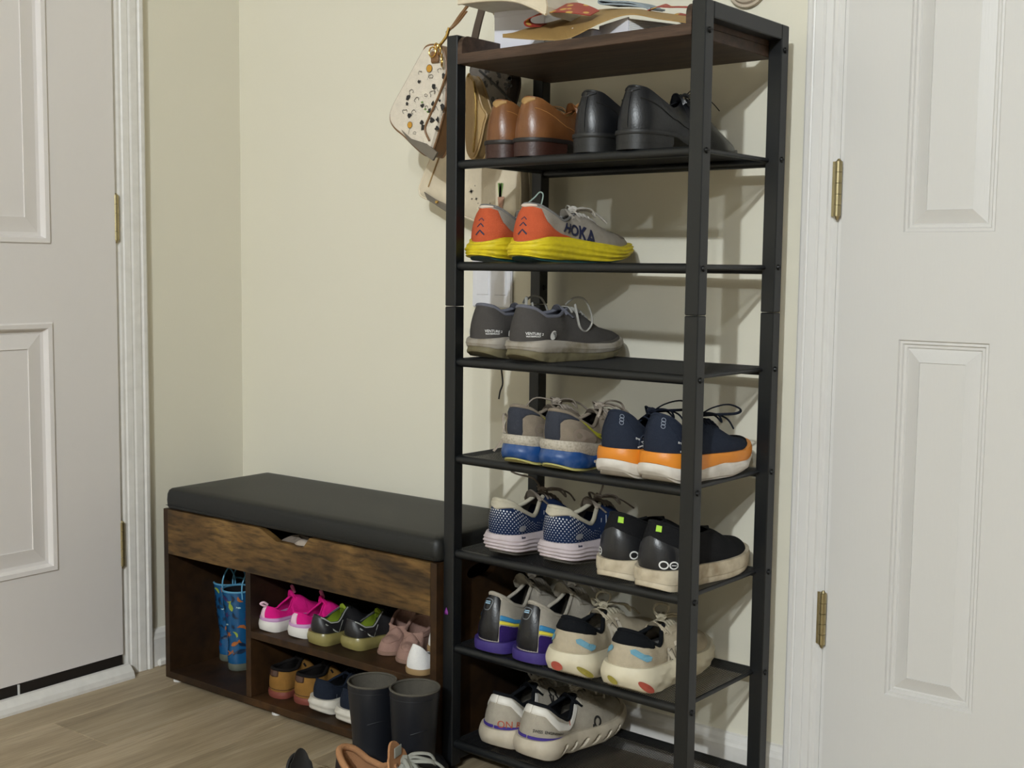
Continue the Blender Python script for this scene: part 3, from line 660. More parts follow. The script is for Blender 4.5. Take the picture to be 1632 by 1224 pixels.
# dark brown bag strap running down behind the tray side
q = [onY(*p, -.16) for p in ((773, -15), (768, 15), (762, 38), (757, 60), (754, 76))]
st = band('bag_strap', q, .017, .004, leather('dark_brown_strap', '57493f', .5), None, (1, 0, .15)); tag(st, 'wide dark brown bag strap hanging down beside the white box', 'strap')
q = [onY(*p, -.10) for p in ((838, 3), (849, 3), (852, 6), (852, 10), (850, 14))]
cb = thing('gold_buckle', 'gold wire buckle of a bag hanging on the wall above the tray', 'buckle', tuple(q[0])); MB().tube([v-q[0] for v in spline(q, 5)], .0012, 8).build('wire', mat('pale_gold', 'e6d9b8', rough=.3, metal=.4), cb, True)
# ================================================================== SHOES
def tab(xs, ys, sm=7):
    X = np.linspace(0, 1, 201); Y = np.interp(X, xs, ys)
    if sm:
        k = np.hanning(2*sm+1); k /= k.sum(); Yp = np.pad(Y, sm, mode='reflect', reflect_type='odd'); Y = np.convolve(Yp, k, 'valid')
    return lambda s: np.interp(s, X, Y)
def Q(s): return math.acos(1-2*min(max(s, 0), 1))/PI
def Fn(f): return f if callable(f) else (lambda s: f+0*s)
class Shoe:
    def __init__(S, name, label, group, x, y, z, head, L=.28, W=.053, side=1, sc=.46, hb=.098, hd=.066, ht=.088, vamp=.062, toe=.046,
                 zb=None, zt=None, cw=.031, y0=.10, sl=.70, gap=.010, inset=.004, heelw=.74, lean=1.0, waist=.76, toew=.95, cat='shoe', roll=0, toep=2.3, hn=None):
        S.L, S.W, S.side, S.sc, S.cw, S.sl, S.gap, S.inset = L, W, side, sc, cw, sl, gap, inset
        S.zb = tab(*(zb or ([0, .06, .16, .6, .8, 1], [.007, .002, 0, 0, .005, .018])))
        S.zt = tab(*(zt or ([0, .25, .5, .75, 1], [.040, .037, .031, .027, .034])))
        S.m = tab([0, .15, .35, .6, .72, 1], [heelw, heelw, waist, 1, 1.02, toew])
        S.col = tab([0, .12, .30, .55, .8, 1], hn or [hb, hb-.004, hb-.018, hd, hd+.4*(ht-hd), ht], 9)
        S.rid = tab([0, sc, sc+.12, .74, .9, 1], [ht, ht, ht*.9+vamp*.08, vamp, toe+.004, toe], 8)
        S.y0 = y0*.1*L*lean; S.ht = ht; S.toep = toep
        S.t = thing(name, label, cat, (x, y, z), math.radians(head), group)
        if roll: S.t.rotation_euler = (roll, 0, math.radians(head))
    def E(S, s):
        a0, a1 = .13, .3
        e = np.ones_like(s); h = s < a0; e[h] = np.sqrt(np.clip(1-(1-s[h]/a0)**2, 0, 1))
        t = s > 1-a1; e[t] = np.sqrt(np.clip(1-((s[t]-1+a1)/a1)**S.toep, 0, 1)); return e
    def cen(S, s): return -S.side*.010*(S.L/.28)*np.clip((s-.45)/.55, 0, 1)**1.5+S.side*.003*np.sin(PI*np.clip(s, 0, 1))
    def out0(S, q):
        q = (np.asarray(q, float)+1) % 2-1; a = np.abs(q); s = (1-np.cos(PI*a))/2
        return np.sign(q)*S.W*S.m(s)*S.E(s)+S.cen(s), S.L*s, s
    def out(S, q, o):
        x, y, s = S.out0(q); e = 1e-3; x1, y1, _ = S.out0(q-e); x2, y2, _ = S.out0(q+e)
        tx, ty = x2-x1, y2-y1; n = np.maximum(np.hypot(tx, ty), 1e-9)
        return x+ty/n*o, y-tx/n*o, s
    def surf(S, q, v):
        q = np.asarray(q, float); v = np.asarray(v, float); q, v = np.broadcast_arrays(q, v)
        x, y, s = S.out(q, -S.inset); zb = S.zt(s)-.003; sg = np.where(((q+1) % 2-1) >= 0, 1., -1.)
        st = np.clip(s/S.sc, 0, 1)
        cr_ = np.where(st < .4, np.sqrt(np.clip(1-(1-st/.4)**2, 0, 1)), 1.)
        fr = np.clip((st-.55)/.45, 0, 1); fr = fr*fr*(3-2*fr)
        xt = S.cw*cr_*(1-fr)+S.gap*fr; yt = S.y0+(S.sc*S.L-S.y0)*st; zt = S.col(st)
        u = np.clip((s-S.sc)/(1-S.sc), 0, 1); f2 = np.clip((s-S.sc)/(S.sl-S.sc), 0, 1)
        f = s > S.sc
        xt = np.where(f, S.gap*(1-f2**2), xt); yt = np.where(f, S.sc*S.L+(.90-S.sc)*S.L*u, yt); zt = np.where(f, S.rid(s), zt)
        xt = sg*xt+S.cen(yt/S.L)
        k = np.clip((s-.30)/.45, 0, 1); k = k*k*(3-2*k)
        vv = np.clip(v, 0, 1.2)
        fx = (1-k)*(vv**1.35)+k*(1-np.cos(PI/2*np.minimum(vv, 1))); fz = (1-k)*vv+k*np.sin(PI/2*np.minimum(vv, 1))
        bl = (1-k)*.004*np.sin(PI*np.minimum(vv, 1))*(S.L/.28)
        # heel counter bulge
        hb_ = np.clip(1-s/.12, 0, 1)*np.sin(PI*np.minimum(vv, 1)*.9)*.004
        return np.stack([x+(xt-x)*fx+sg*bl*np.clip(s/.1, 0, 1), y+(yt-y)*fx-hb_, zb+(zt-zb)*fz], -1)
    def nrm(S, q, v):
        e = 2e-3; a = S.surf(q+e, v)-S.surf(q-e, v); b = S.surf(q, np.minimum(v+e, 1))-S.surf(q, np.minimum(v+e, 1)-2*e)
        n = np.cross(a, b); return n/np.maximum(np.linalg.norm(n, axis=-1), 1e-12)[..., None]
    def pt(S, q, v, off=0):
        q = np.asarray(q, float); v = np.asarray(v, float); return S.surf(q, v)+S.nrm(q, v)*off
    def upper(S, m, lining=None, insole=None, collar=None, cr=.0032, nq=88, nv=14, name='upper', cqmax=None):
        qs = np.linspace(-1, 1, nq+1)[:-1]; vs = np.linspace(0, 1, nv)
        P = S.pt(qs[:, None], vs[None, :]); V = P.reshape(-1, 3)
        F = grid_faces(nq, nv, wrap=False)+[((nq-1)*nv+j, j, j+1, (nq-1)*nv+j+1) for j in range(nv-1)]
        mesh(name, V, F, m, S.t, True)
        qc = Q(S.sc); qq = np.linspace(-qc-.02, qc+.02, 60); vs = np.linspace(1, .0, 8)
        B = S.surf(qq[:, None], vs[None, :])-S.nrm(qq[:, None], vs[None, :])*.0035
        mesh('lining', B.reshape(-1, 3), grid_faces(60, 8), lining or m, S.t, True)
        qh = np.linspace(0, 1, 30); xa, ya, s = S.out(qh, -S.inset-.002); xb, yb, _ = S.out(-qh, -S.inset-.002); V = []
        for i in range(30): V += [(xa[i], ya[i], S.zt(s[i])+.0035), ((xa[i]+xb[i])/2, ya[i], S.zt(s[i])+.0025), (xb[i], yb[i], S.zt(s[i])+.0035)]
        mesh('insole', V, grid_faces(30, 3), insole or lining or m, S.t, True)
        if collar:
            qe = cqmax or qc; qq = np.linspace(-qe, qe, 50); P = S.pt(qq, np.full(50, 1.0), -.0012)
            MB().tube(P, cr, 8).build('collar', collar, S.t, True)
        return S
    def layer(S, name, m, f0, f1, n=6, out=None, o0=.0, bulge=.002, nq=96, zb=None, zt=None, cap=True, srange=None):
        f0, f1 = Fn(f0), Fn(f1); zb = zb or S.zb; zt = zt or S.zt; qs = np.linspace(-1, 1, nq+1)[:-1]
        if srange: q1 = Q(srange); qs = np.linspace(-q1, q1, nq)
        V = []
        for k in range(n):
            t = k/(n-1); s = S.out0(qs)[2]; f = f0(s)+(f1(s)-f0(s))*t
            o = o0+bulge*math.sin(PI*t)+(out(qs, s, f) if out is not None else 0)
            x, y, s = S.out(qs, o); V.append(np.stack([x, y, zb(s)+(zt(s)-zb(s))*f], -1))
        V = np.concatenate(V); F = grid_faces(n, nq, wrap=True)
        def capf(off, flip):
            L_ = []
            for i in range(1, nq//2):
                a, b, c, d = (i-1), i, (nq-i) % nq, (nq-i+1) % nq
                if srange: a, b, c, d = i-1, i, nq-1-i, nq-i
                if not srange and i == 1: q_ = (a, b, c)
                else: q_ = (a, b, c, d)
                L_.append(tuple(x+off for x in (q_ if not flip else q_[::-1])))
            if not srange: L_.append(tuple(x+off for x in ((nq//2-1, nq//2, nq//2+1) if not flip else (nq//2+1, nq//2, nq//2-1))))
            return L_
        if cap: F += capf(0, True)+capf((n-1)*nq, False)
        return mesh(name, V, F, m, S.t, True)
    def patch(S, name, m, q0, q1, vlo, vhi, off=.0012, n=28, k=7, skirt=True, parent=None):
        t = np.linspace(0, 1, n); lo = np.interp(t, *(vlo if isinstance(vlo, tuple) else ([0, 1], [vlo, vlo]))); hi = np.interp(t, *(vhi if isinstance(vhi, tuple) else ([0, 1], [vhi, vhi])))
        q = q0+(q1-q0)*t; v = lo[:, None]+(hi-lo)[:, None]*np.linspace(0, 1, k)[None, :]
        qq = np.broadcast_to(q[:, None], v.shape); P = S.pt(qq, v, off); 
        if skirt:
            I = S.pt(qq, v, -.0005); P[0], P[-1] = I[0], I[-1]; P[:, 0] = I[:, 0]; P[:, -1] = I[:, -1]
        if q1 < q0: F = grid_faces(n, k, True)
        else: F = grid_faces(n, k)
        return mesh(name, P.reshape(-1, 3), F, m, parent or S.t, True)
    def decal(S, name, m, G, q0, v0, rot=0, off=.0016, sc=1.0, sole=None):
        Vg, F = xf_geo(G, 0, 0, rot, sc); e = 3e-3
        if isinstance(q0, tuple) and sole is None: q0, v0 = S.find(*q0)
        if isinstance(q0, tuple): q0 = S.find(*q0)[0]
        qt = np.linspace(-1, 1, 401)
        if sole is None:
            Pq = S.surf(qt, np.full(401, min(v0, .9))); ar = np.concatenate([[0], np.cumsum(np.linalg.norm(np.diff(Pq, axis=0), axis=1))])
            b = np.linalg.norm(S.surf(q0, v0+e)-S.surf(q0, v0-e))/(2*e)
            P = S.pt(np.interp(np.interp(q0, qt, ar)+Vg[:, 0], ar, qt), np.clip(v0+Vg[:, 1]/b, 0, .995), off)
        elif True:
            xx, yy, _ = S.out(qt, 0); ar = np.concatenate([[0], np.cumsum(np.hypot(np.diff(xx), np.diff(yy)))])
            q = np.interp(np.interp(q0, qt, ar)+Vg[:, 0], ar, qt); x, y, s = S.out(q, sole); h = S.zt(s)-S.zb(s); P = np.stack([x, y, S.zb(s)+h*v0+Vg[:, 1]], -1)
        elif sole is None:
            a = np.linalg.norm(S.surf(q0+e, v0)-S.surf(q0-e, v0))/(2*e); b = np.linalg.norm(S.surf(q0, v0+e)-S.surf(q0, v0-e))/(2*e)
            P = S.pt(q0+Vg[:, 0]/a, np.clip(v0+Vg[:, 1]/b, 0, .995), off)
        else:
            a = np.linalg.norm(np.array(S.out(np.array([q0+e]), 0)[:2])-np.array(S.out(np.array([q0-e]), 0)[:2]))/(2*e)
            q = q0+Vg[:, 0]/a; x, y, s = S.out(q, sole); h = S.zt(s)-S.zb(s); P = np.stack([x, y, S.zb(s)+h*v0+Vg[:, 1]], -1)
        return mesh(name, P, F, m, S.t)
    def find(S, px_, py_):             # surface coordinates nearest to a sight line of the photograph
        qs = np.linspace(-.75, .75, 151); vs = np.linspace(.02, .98, 49); P = S.surf(qs[:, None], vs[None, :]); N_ = S.nrm(qs[:, None], vs[None, :])
        h = S.t.rotation_euler[2]; c, s = math.cos(h), math.sin(h); Rm = np.array([[c, s, 0], [-s, c, 0], [0, 0, 1]])
        Wd = P@Rm+np.array(S.t.location)-np.array(CAM); NW = N_@Rm; w_ = Wd@CF
        d = (816+FPX*(Wd@CR)/w_-px_)**2+(612-FPX*(Wd@CU)/w_-py_)**2+np.where((NW*Wd).sum(-1) > 0, 1e6, 0)
        i, j = np.unravel_index(np.argmin(d), d.shape); return float(qs[i]), float(vs[j])
    def tongue(S, m, up=.028, w=.021, back=.012, drop=.003):
        n = 14; V = []
        ss = np.linspace(S.sc-.02, S.sl+.02, n-5)
        path = [(S.sc*S.L-.004-back*(1-t)**1.0-0*t, S.ht-.004+up*(1-t)) for t in np.linspace(0, 1, 6)[:-1]]
        path += [(s*S.L+(S.sc*S.L+(.90-S.sc)*S.L*max(0, (s-S.sc)/(1-S.sc))-s*S.L), float(S.rid(s))-drop) for s in ss]
        for lay in (0, 1):
            for i, (y, z) in enumerate(path):
                wi = w*(.8+.35*math.sin(PI*min(i/5, 1)*.5)) if i < 5 else w
                for a in np.linspace(-1, 1, 9):
                    V.append((a*wi*(1-.1*(i == 0))+float(S.cen(y/S.L)), y-(.004*lay if i < 7 else 0)+.006*a*a*(i < 6), z-.014*a*a-(.001 if i < 7 else .003)*lay-(.006*a**4 if i == 0 else 0)))
        k = len(path)*9; n_ = len(path)
        F = grid_faces(n_, 9, True)+grid_faces(n_, 9, False, off=k)
        F += [(j, j+1, k+j+1, k+j) for j in range(8)]+[(i*9, k+i*9, k+(i+1)*9, (i+1)*9) for i in range(n_-1)]+[((i+1)*9+8, k+(i+1)*9+8, k+i*9+8, i*9+8) for i in range(n_-1)]
        return mesh('tongue', V, F, m, S.t, True)
    def laces(S, m, rows=5, r=.0021, v=.88, bow=True, seed=1, loops=None, ext=.0, extra=(), rise=.004):
        g = np.random.RandomState(seed); mb = MB(); s0, s1 = S.sc+.025, S.sl-.02
        pts = []
        for i in range(rows):
            s = s0+(s1-s0)*i/(rows-1); q = Q(s)
            a = S.pt(q, v, .002); b = S.pt(-q, v, .002); c = (a+b)/2; c[2] = float(S.rid(s))+rise; pts.append((a, b, c))
        for i, (a, b, c) in enumerate(pts):
            mb.tube(spline([a-(0, 0, .002), a+(c-a)*.45+(0, 0, .003), c, b+(c-b)*.45+(0, 0, .003), b-(0, 0, .002)], 5), r, 6, flat=.6)
            if i+1 < rows:
                a2, b2, c2 = pts[i+1]
                mb.tube(spline([a, (a+b2)/2+(0, 0, (c[2]-a[2])*.9), b2], 5), r*.9, 6, flat=.6); mb.tube(spline([b, (b+a2)/2+(0, 0, (c[2]-a[2])*.95), a2], 5), r*.9, 6, flat=.6)
        k0 = pts[0][2]+np.array([0, .002, .004])
        if bow:
            for sg in (-1, 1):
                l = .024+.010*g.rand(); dz = .003+.008*g.rand(); dy = .010+.02*g.rand()
                mb.tube(spline([k0, k0+(sg*l*.5, dy*.2, dz), k0+(sg*l, dy, dz*.6), k0+(sg*l*1.02, dy+.010, -.010), k0+(sg*l*.5, dy+.008, 0), k0], 6), r, 6, flat=.6)
                mb.tube(spline([k0, k0+(sg*.012, .012, .005), k0+(sg*(.022+.01*g.rand()), .03+.02*g.rand(), -.006), k0+(sg*(.03+.01*g.rand()), .045+.02*g.rand(), -.022)], 6), r, 6, flat=.6)
            mb.tube(spline([k0+(-.006, -.003, 0), k0+(0, 0, .004), k0+(.006, .003, 0)], 4), r*1.8, 6)
        for E_ in extra: mb.tube(spline([k0+np.array(p) for p in E_], 6), r, 6, flat=.6)
        o = mb.build('laces', m, S.t, True); S.k0 = k0; return o
    def eyestay(S, m, both=True, vl=.66, off=.0014):
        for sg in ((1, -1) if both else (1,)):
            S.patch('eyestay', m, sg*Q(S.sc-.01), sg*Q(S.sl+.01), ([0, .5, 1], [vl, vl+.06, .84]), .985, off)
    def lift(S, g): pass

BKL = fabric('black_lining', '17171a'); GRL = fabric('grey_lining', '7c7a78')
SOLEB = rubber('black_rubber', '1a1a1a', .5)
def inside(sh): return sh
# --- brown dress shoes
def dress(label, grp, x, y, head, side, L, m, solem, heelm, liningm, stitch, z, brogue):
    zb_ = ([0, .30, .38, .55, .8, 1], [.024, .024, .014, .002, .003, .014]); zt_ = ([0, .30, .40, .6, .8, 1], [.031, .031, .024, .013, .013, .022])
    S = Shoe('dress_shoe', label, grp, x, y, z, head, L, .043, side, sc=.47, heelw=.86, hb=.102, hd=.070, ht=.092, vamp=.056, toe=.036, zb=zb_, zt=zt_, cw=.029, sl=.68, gap=.006, toep=2.0, toew=.82, y0=.55, inset=.003)
    S.upper(m, liningm, liningm, m, .0016)
    S.layer('welt', solem, 0, 1, 4, o0=.0008, bulge=.0008)
    zh0 = tab([0, 1], [.0, .0]); zh1 = tab([0, 1], [.026, .026])
    S.layer('heel_block', heelm, 0, .42, 4, o0=-.001, bulge=0, zb=zh0, zt=zh1, srange=.27)
    S.layer('heel_block', heelm, .42, 1, 4, o0=-.0006, bulge=0, zb=zh0, zt=zh1, srange=.275)
    S.patch('heel_tab', liningm if brogue else m, -.11, .11, ([0, .5, 1], [.93, .80, .93]), .99, .0014)
    if not brogue: S.patch('back_strap', m, -.035, .035, .03, .98, .0018)
    for sg in (1, -1):
        qs = np.linspace(Q(.03)*sg, Q(.52)*sg, 30); vs = np.interp(np.linspace(0, 1, 30), [0, .35, .6, .85, 1], [.74, .70, .55, .25, .05])
        MB().tube(S.pt(qs, vs, .0006), .0007, 5).build('seam', stitch, S.t, True)
        S.patch('eyestay', m, sg*Q(S.sc-.05), sg*Q(S.sl), ([0, .5, 1], [.50, .52, .72]), .985, .0018)
    S.tongue(m, up=.014, w=.019)
    S.laces(stitch if brogue else SOLEB, rows=4, r=.0014, seed=int(x*100), rise=.003)
    S.patch('toe_cap_seam', m, Q(.80), 2-Q(.80), .02, .99, .0012, n=40) if False else None
    return S
BRS = leather('cognac_leather', '7a4f2c', .32, dirt='5c3216', dscale=14, damt=.7); BRH = leather('stacked_heel', '3a2018', .4); BRL = leather('tan_lining', 'a78350', .6); DKS = rubber('dark_sole', '1c1614', .5)
BKS = leather('black_leather', '17181b', .36); BST = mat('brown_thread', 'a0703e', rough=.8)
dress('brown leather dress shoe on the top mesh shelf, left one by tan pouch', 'brown dress shoes', 1.0237, -.3052, -3, -1, .30, BRS, DKS, BRH, BRL, BST, SH[0], True)
dress('brown leather dress shoe on the top mesh shelf, right one of its pair', 'brown dress shoes', 1.0884, -.3116, -8, 1, .30, BRS, DKS, BRH, BRL, BST, SH[0], True)
dress('black leather dress shoe on the top mesh shelf, left one of its pair', 'black dress shoes', 1.2175, -.3163, -7, -1, .305, BKS, SOLEB, SOLEB, BKS, SOLEB, SH[0], False)
dress('black leather dress shoe on the top mesh shelf, right of its pair by the post', 'black dress shoes', 1.3049, -.3234, -8.2, 1, .31, BKS, SOLEB, SOLEB, BKS, SOLEB, SH[0], False)

# --- orange, grey and yellow running shoes
ORG = fabric('orange_textile', 'c05a3a'); GYM = fabric('grey_mesh_fabric', '9c9489', dirt='7d7468', damt=.5); YLF = rubber('yellow_foam', 'd9c41e', .6, dirt='a9951c', damt=.5, dscale=60); NVY = mat('navy_print', '1c2140', rough=.6); TEAL = rubber('teal_rubber', '164a4c')
WLC = fabric('off_white_lace', 'b9b3aa')
def hoka(label, x, y, head, side):
    S = Shoe('running_shoe', label, 'orange and yellow running shoes', x, y, SH[1], head, .295, .050, side, heelw=.80, sc=.44, hb=.100, hd=.072, ht=.086, vamp=.064, toe=.052, cw=.031,
             zb=([0, .07, .2, .62, .8, 1], [.010, .003, 0, 0, .006, .022]), zt=([0, .12, .3, .5, .75, 1], [.034, .044, .044, .037, .030, .040]), hn=[.101, .097, .086, .072, .078, .086], y0=.75, inset=.006)
    S.upper(GYM, GRL, GRL, GRL, .0030)
    S.layer('outsole', TEAL, 0, .16, 3, o0=-.003, bulge=0)
    S.layer('midsole', YLF, .10, 1.0, 18, o0=.001, bulge=.005, out=lambda q, s, f: .0013*np.sin(f*26+s*9)+.0010*np.sin(s*60+f*9)*(f < .7)-.010*np.clip(1-s/.1, 0, 1)*(f-.55)*1.2)
    S.patch('heel_counter', ORG, -.36, .40, ([0, .2, .5, .8, 1], [.06, .02, .02, .02, .04]), ([0, .22, .30, .36, .42, .60, .68, .74, .82, 1], [.12, .42, .68, .95, .97, .97, .95, .62, .42, .10]), .0016, n=60)
    S.patch('heel_tab', mat('pale_edge', 'd9c9bb', rough=.8), -.12, .12, ([0, .5, 1], [.95, .90, .95]), .995, .0022)
    hq = S.find(916-(66 if side < 0 else 0), 364)
    for i, v in enumerate((.36, .54, .68)):
        w_ = (.0085, .0065, .005)[i]; G = stroke_geo([(-w_, -w_*.75), (-w_*.4, -w_*.15), (0, w_*.25), (w_*.4, -w_*.15), (w_, -w_*.75)], w_*.32); S.decal('chevron', NVY, G, .03, v-.04, off=.0022)
    S.eyestay(GYM)
    for sg in (1, -1):
        S.decal('lettering', NVY, text_geo('HOKA', .029, .0009, 0), sg*(hq[0]+.012), hq[1]-.17, -.30*sg, .0020)
    S.patch('toe_cap', fabric('brown_grey_mesh', '746a60'), Q(.82), 2-Q(.82), .30, .98, .0009, n=40)
    S.tongue(GYM, up=.014); S.laces(WLC, rows=6, seed=3, r=.0029)
    P = [(-.012, S.y0+.03, .088), (-.014, S.y0+.018, .100), (-.006, S.y0+.008, .110), (.006, S.y0+.006, .1105), (.012, S.y0+.012, .100)]
    MB().tube(spline([S.pt(Q(.02)*-1, .9)-(.0, .0, 0), (-.012, S.y0+.03, .112), (-.003, S.y0+.035, .122), (.010, S.y0+.03, .116), S.pt(Q(.05), .95)], 6), .0013, 6).build('pull_loop', fabric('mint_cord', '9db0a8'), S.t, True) if side > 0 else None
    return S
hoka('orange and yellow running shoe on the second mesh shelf, left of its pair', .9860, -.3025, -7.5, -1)
hoka('orange and yellow running shoe on the second mesh shelf, right of its pair', 1.0899, -.3156, -7.8, 1)

# --- dark grey trail shoes
DGM = fabric('charcoal_mesh', '4b4846'); PUL = fabric('slate_lining', '6b6c76'); WPR = mat('white_print', 'e2e2e0', rough=.6); MUD = rubber('muddy_foam', 'a39c92', .65, dirt='6d6248', damt=.85, dscale=30); MUD2 = rubber('muddy_outsole', '6f674c', .7, dirt='4a4432', damt=.8)
def topo(label, x, y, head, side):
    S = Shoe('trail_shoe', label, 'dark grey trail shoes', x, y, SH[2], head, .29, .049, side, heelw=.80, sc=.43, hb=.098, hd=.080, ht=.092, vamp=.060, toe=.048, toew=1.0, y0=.55,
             zb=([0, .08, .16, .6, .8, 1], [.014, .004, 0, 0, .004, .018]), zt=([0, .14, .32, .5, .75, 1], [.036, .040, .036, .030, .028, .038]))
    S.upper(DGM, PUL, PUL, PUL, .0034)
    S.layer('outsole', MUD2, 0, .42, 6, o0=0, bulge=.001, out=lambda q, s, f: .0012*np.sign(np.sin(s*70))*(f < .2))
    S.layer('midsole', MUD, .42, 1.0, 8, o0=.001, bulge=.003, out=lambda q, s, f: .0006*np.sin(f*30))
    S.patch('toe_cap', fabric('toe_grey', '5b5752'), Q(.55), 2-Q(.55), .0, ([0, .25, .5, .75, 1], [.03, .22, .34, .22, .03]), .0014, n=40)
    C = [poly_geo([(.0080*math.cos(a), .0080*math.sin(a)) for a in np.linspace(0, 2*PI, 25)[:-1]])]
    for sg in (1, -1):
        S.decal('round_logo', WPR, C[0], sg*Q(.19), .26, off=.0020)
        gg = [xf_geo(stroke_geo([(r_*math.cos(a), r_*math.sin(a)) for a in np.linspace(.3, 3.6, 14)], .0012), .0012, .0012) for r_ in (.0062, .0040, .002)]
        S.decal('logo_rings', DGM, join_geo(gg), sg*Q(.19), .26, rot=-1.2, off=.0026)
        S.decal('lettering', WPR, text_geo('VENTURE 2', .0062, .0001), sg*Q(.055), .27, off=.0018)
        S.decal('lettering', WPR, text_geo('WATERPROOF', .0038, .0001), sg*Q(.05), .19, off=.0018)
    S.tongue(PUL, up=.012, w=.024)
    kk = ([(0, 0, 0), (.020, .0, .012), (.034, .010, .010), (.040, .022, -.012), (.040, .026, -.034), (.036, .014, -.048), (.034, .0, -.040), (.030, -.004, -.018), (.018, .004, 0)],)
    if side < 0: kk = kk+([(0, 0, 0), (.018, -.012, .01), (.030, -.026, .006), (.034, -.03, -.03), (.034, -.028, -.055), (.030, -.018, -.062)],)
    S.laces(fabric('pale_grey_lace', 'a6a49e'), rows=6, seed=5, bow=False, extra=kk, r=.0029)
    return S
topo('dark grey trail shoe with muddy sole on third mesh shelf, left of its pair', .9870, -.3025, -5, -1)
topo('dark grey trail shoe with muddy sole on third mesh shelf, right of its pair', 1.0863, -.3156, -5.4, 1)

# --- grey running shoes with blue soles
GTP = fabric('taupe_mesh', '877c6e', dirt='6d6355'); DKH = fabric('dark_slate_counter', '383b44'); LIM = mat('lime_print', 'a8a52a', rough=.6); BLUE = rubber('blue_foam', '124380', .4, dirt='c8ccd0', dscale=60, damt=.10); SPK = rubber('speckled_foam', 'b8b0a2', .6, dirt='7d7464', dscale=260, damt=.6); YRB = rubber('yellow_green_rubber', 'b3ad6a')
TLC = fabric('taupe_lace', '9d9286')
def blues(label, x, y, head, side, extra):
    S = Shoe('running_shoe', label, 'grey running shoes with blue soles', x, y, SH[3], head, .285, .046, side, heelw=.84, sc=.44, hb=.103, hd=.073, ht=.094, vamp=.066, toe=.05, y0=.35,
             zb=([0, .07, .18, .6, .8, 1], [.012, .003, 0, 0, .006, .022]), zt=([0, .1, .3, .5, .75, 1], [.055, .052, .043, .041, .034, .042]), hn=[.105, .100, .086, .072, .082, .094])
    S.upper(GTP, BKL, BKL, GTP, .0034)
    dv = tab([0, .1, .25, .42, .6, 1], [.62, .66, .52, .70, .60, .66])
    S.layer('outsole', YRB, 0, .14, 3, o0=-.002, bulge=0)
    S.layer('midsole', BLUE, .10, dv, 10, o0=.001, bulge=.004, out=lambda q, s, f: .0012*np.sin(s*38+f*6))
    S.layer('midsole_top', SPK, dv, 1.0, 6, o0=.0015, bulge=.002)
    S.patch('heel_strip', DKH, -.085, .085, .02, .985, .0018, n=16)
    for sg in (1, -1): S.patch('heel_wing', DKH, sg*.05, sg*.22, ([0, .15, .35, .6, 1], [.22, .56, .72, .80, .90]), ([0, 1], [.985, .95]), .0016, n=30)
    for sg in (1, -1):
        el = [(.030*math.cos(a)*1.0, .013*math.sin(a)) for a in np.linspace(0, 2*PI, 25)[:-1]]
        S.decal('side_pad', leather('grey_film', '8d8175', .4), poly_geo(el), sg*Q(.17), .28, rot=-.06*sg, off=.0018)
        S.decal('swoop_print', LIM, stroke_geo([(-.045, .022), (-.02, .012), (.01, .000), (.05, -.016), (.06, -.020)] if sg > 0 else [(.045, .022), (.02, .012), (-.01, .0), (-.05, -.016), (-.06, -.020)], .0035), sg*Q(.24), .50, off=.0020)
        S.decal('swoop_print', LIM, stroke_geo([(-.03, .012), (.0, .003), (.05, -.012)] if sg > 0 else [(.03, .012), (.0, .003), (-.05, -.012)], .0022), sg*Q(.28), .48, off=.0020)
    S.eyestay(GTP); S.tongue(GTP, up=.010, w=.024); S.laces(TLC, rows=6, seed=int(x*77), r=.0026, extra=extra)
    return S
blues('grey running shoe with bright blue sole on fourth mesh shelf, left of its pair', 1.1014, -.3378, -1, -1,
      ([(-.010, .0, .002), (-.04, -.02, .004), (-.054, -.055, -.035), (-.060, -.080, -.020), (-.050, -.093, -.060), (-.060, -.108, -.084)],))
blues('grey running shoe with bright blue sole on fourth mesh shelf, right of its pair', 1.1844, -.3436, -4, 1,
      ([(.010, .0, .002), (.036, -.004, .0), (.056, -.006, -.030), (.062, -.018, -.062), (.056, -.050, -.082), (.050, -.078, -.0838)], [(0, 0, 0), (.018, -.022, -.004), (.012, -.03, -.03)]))

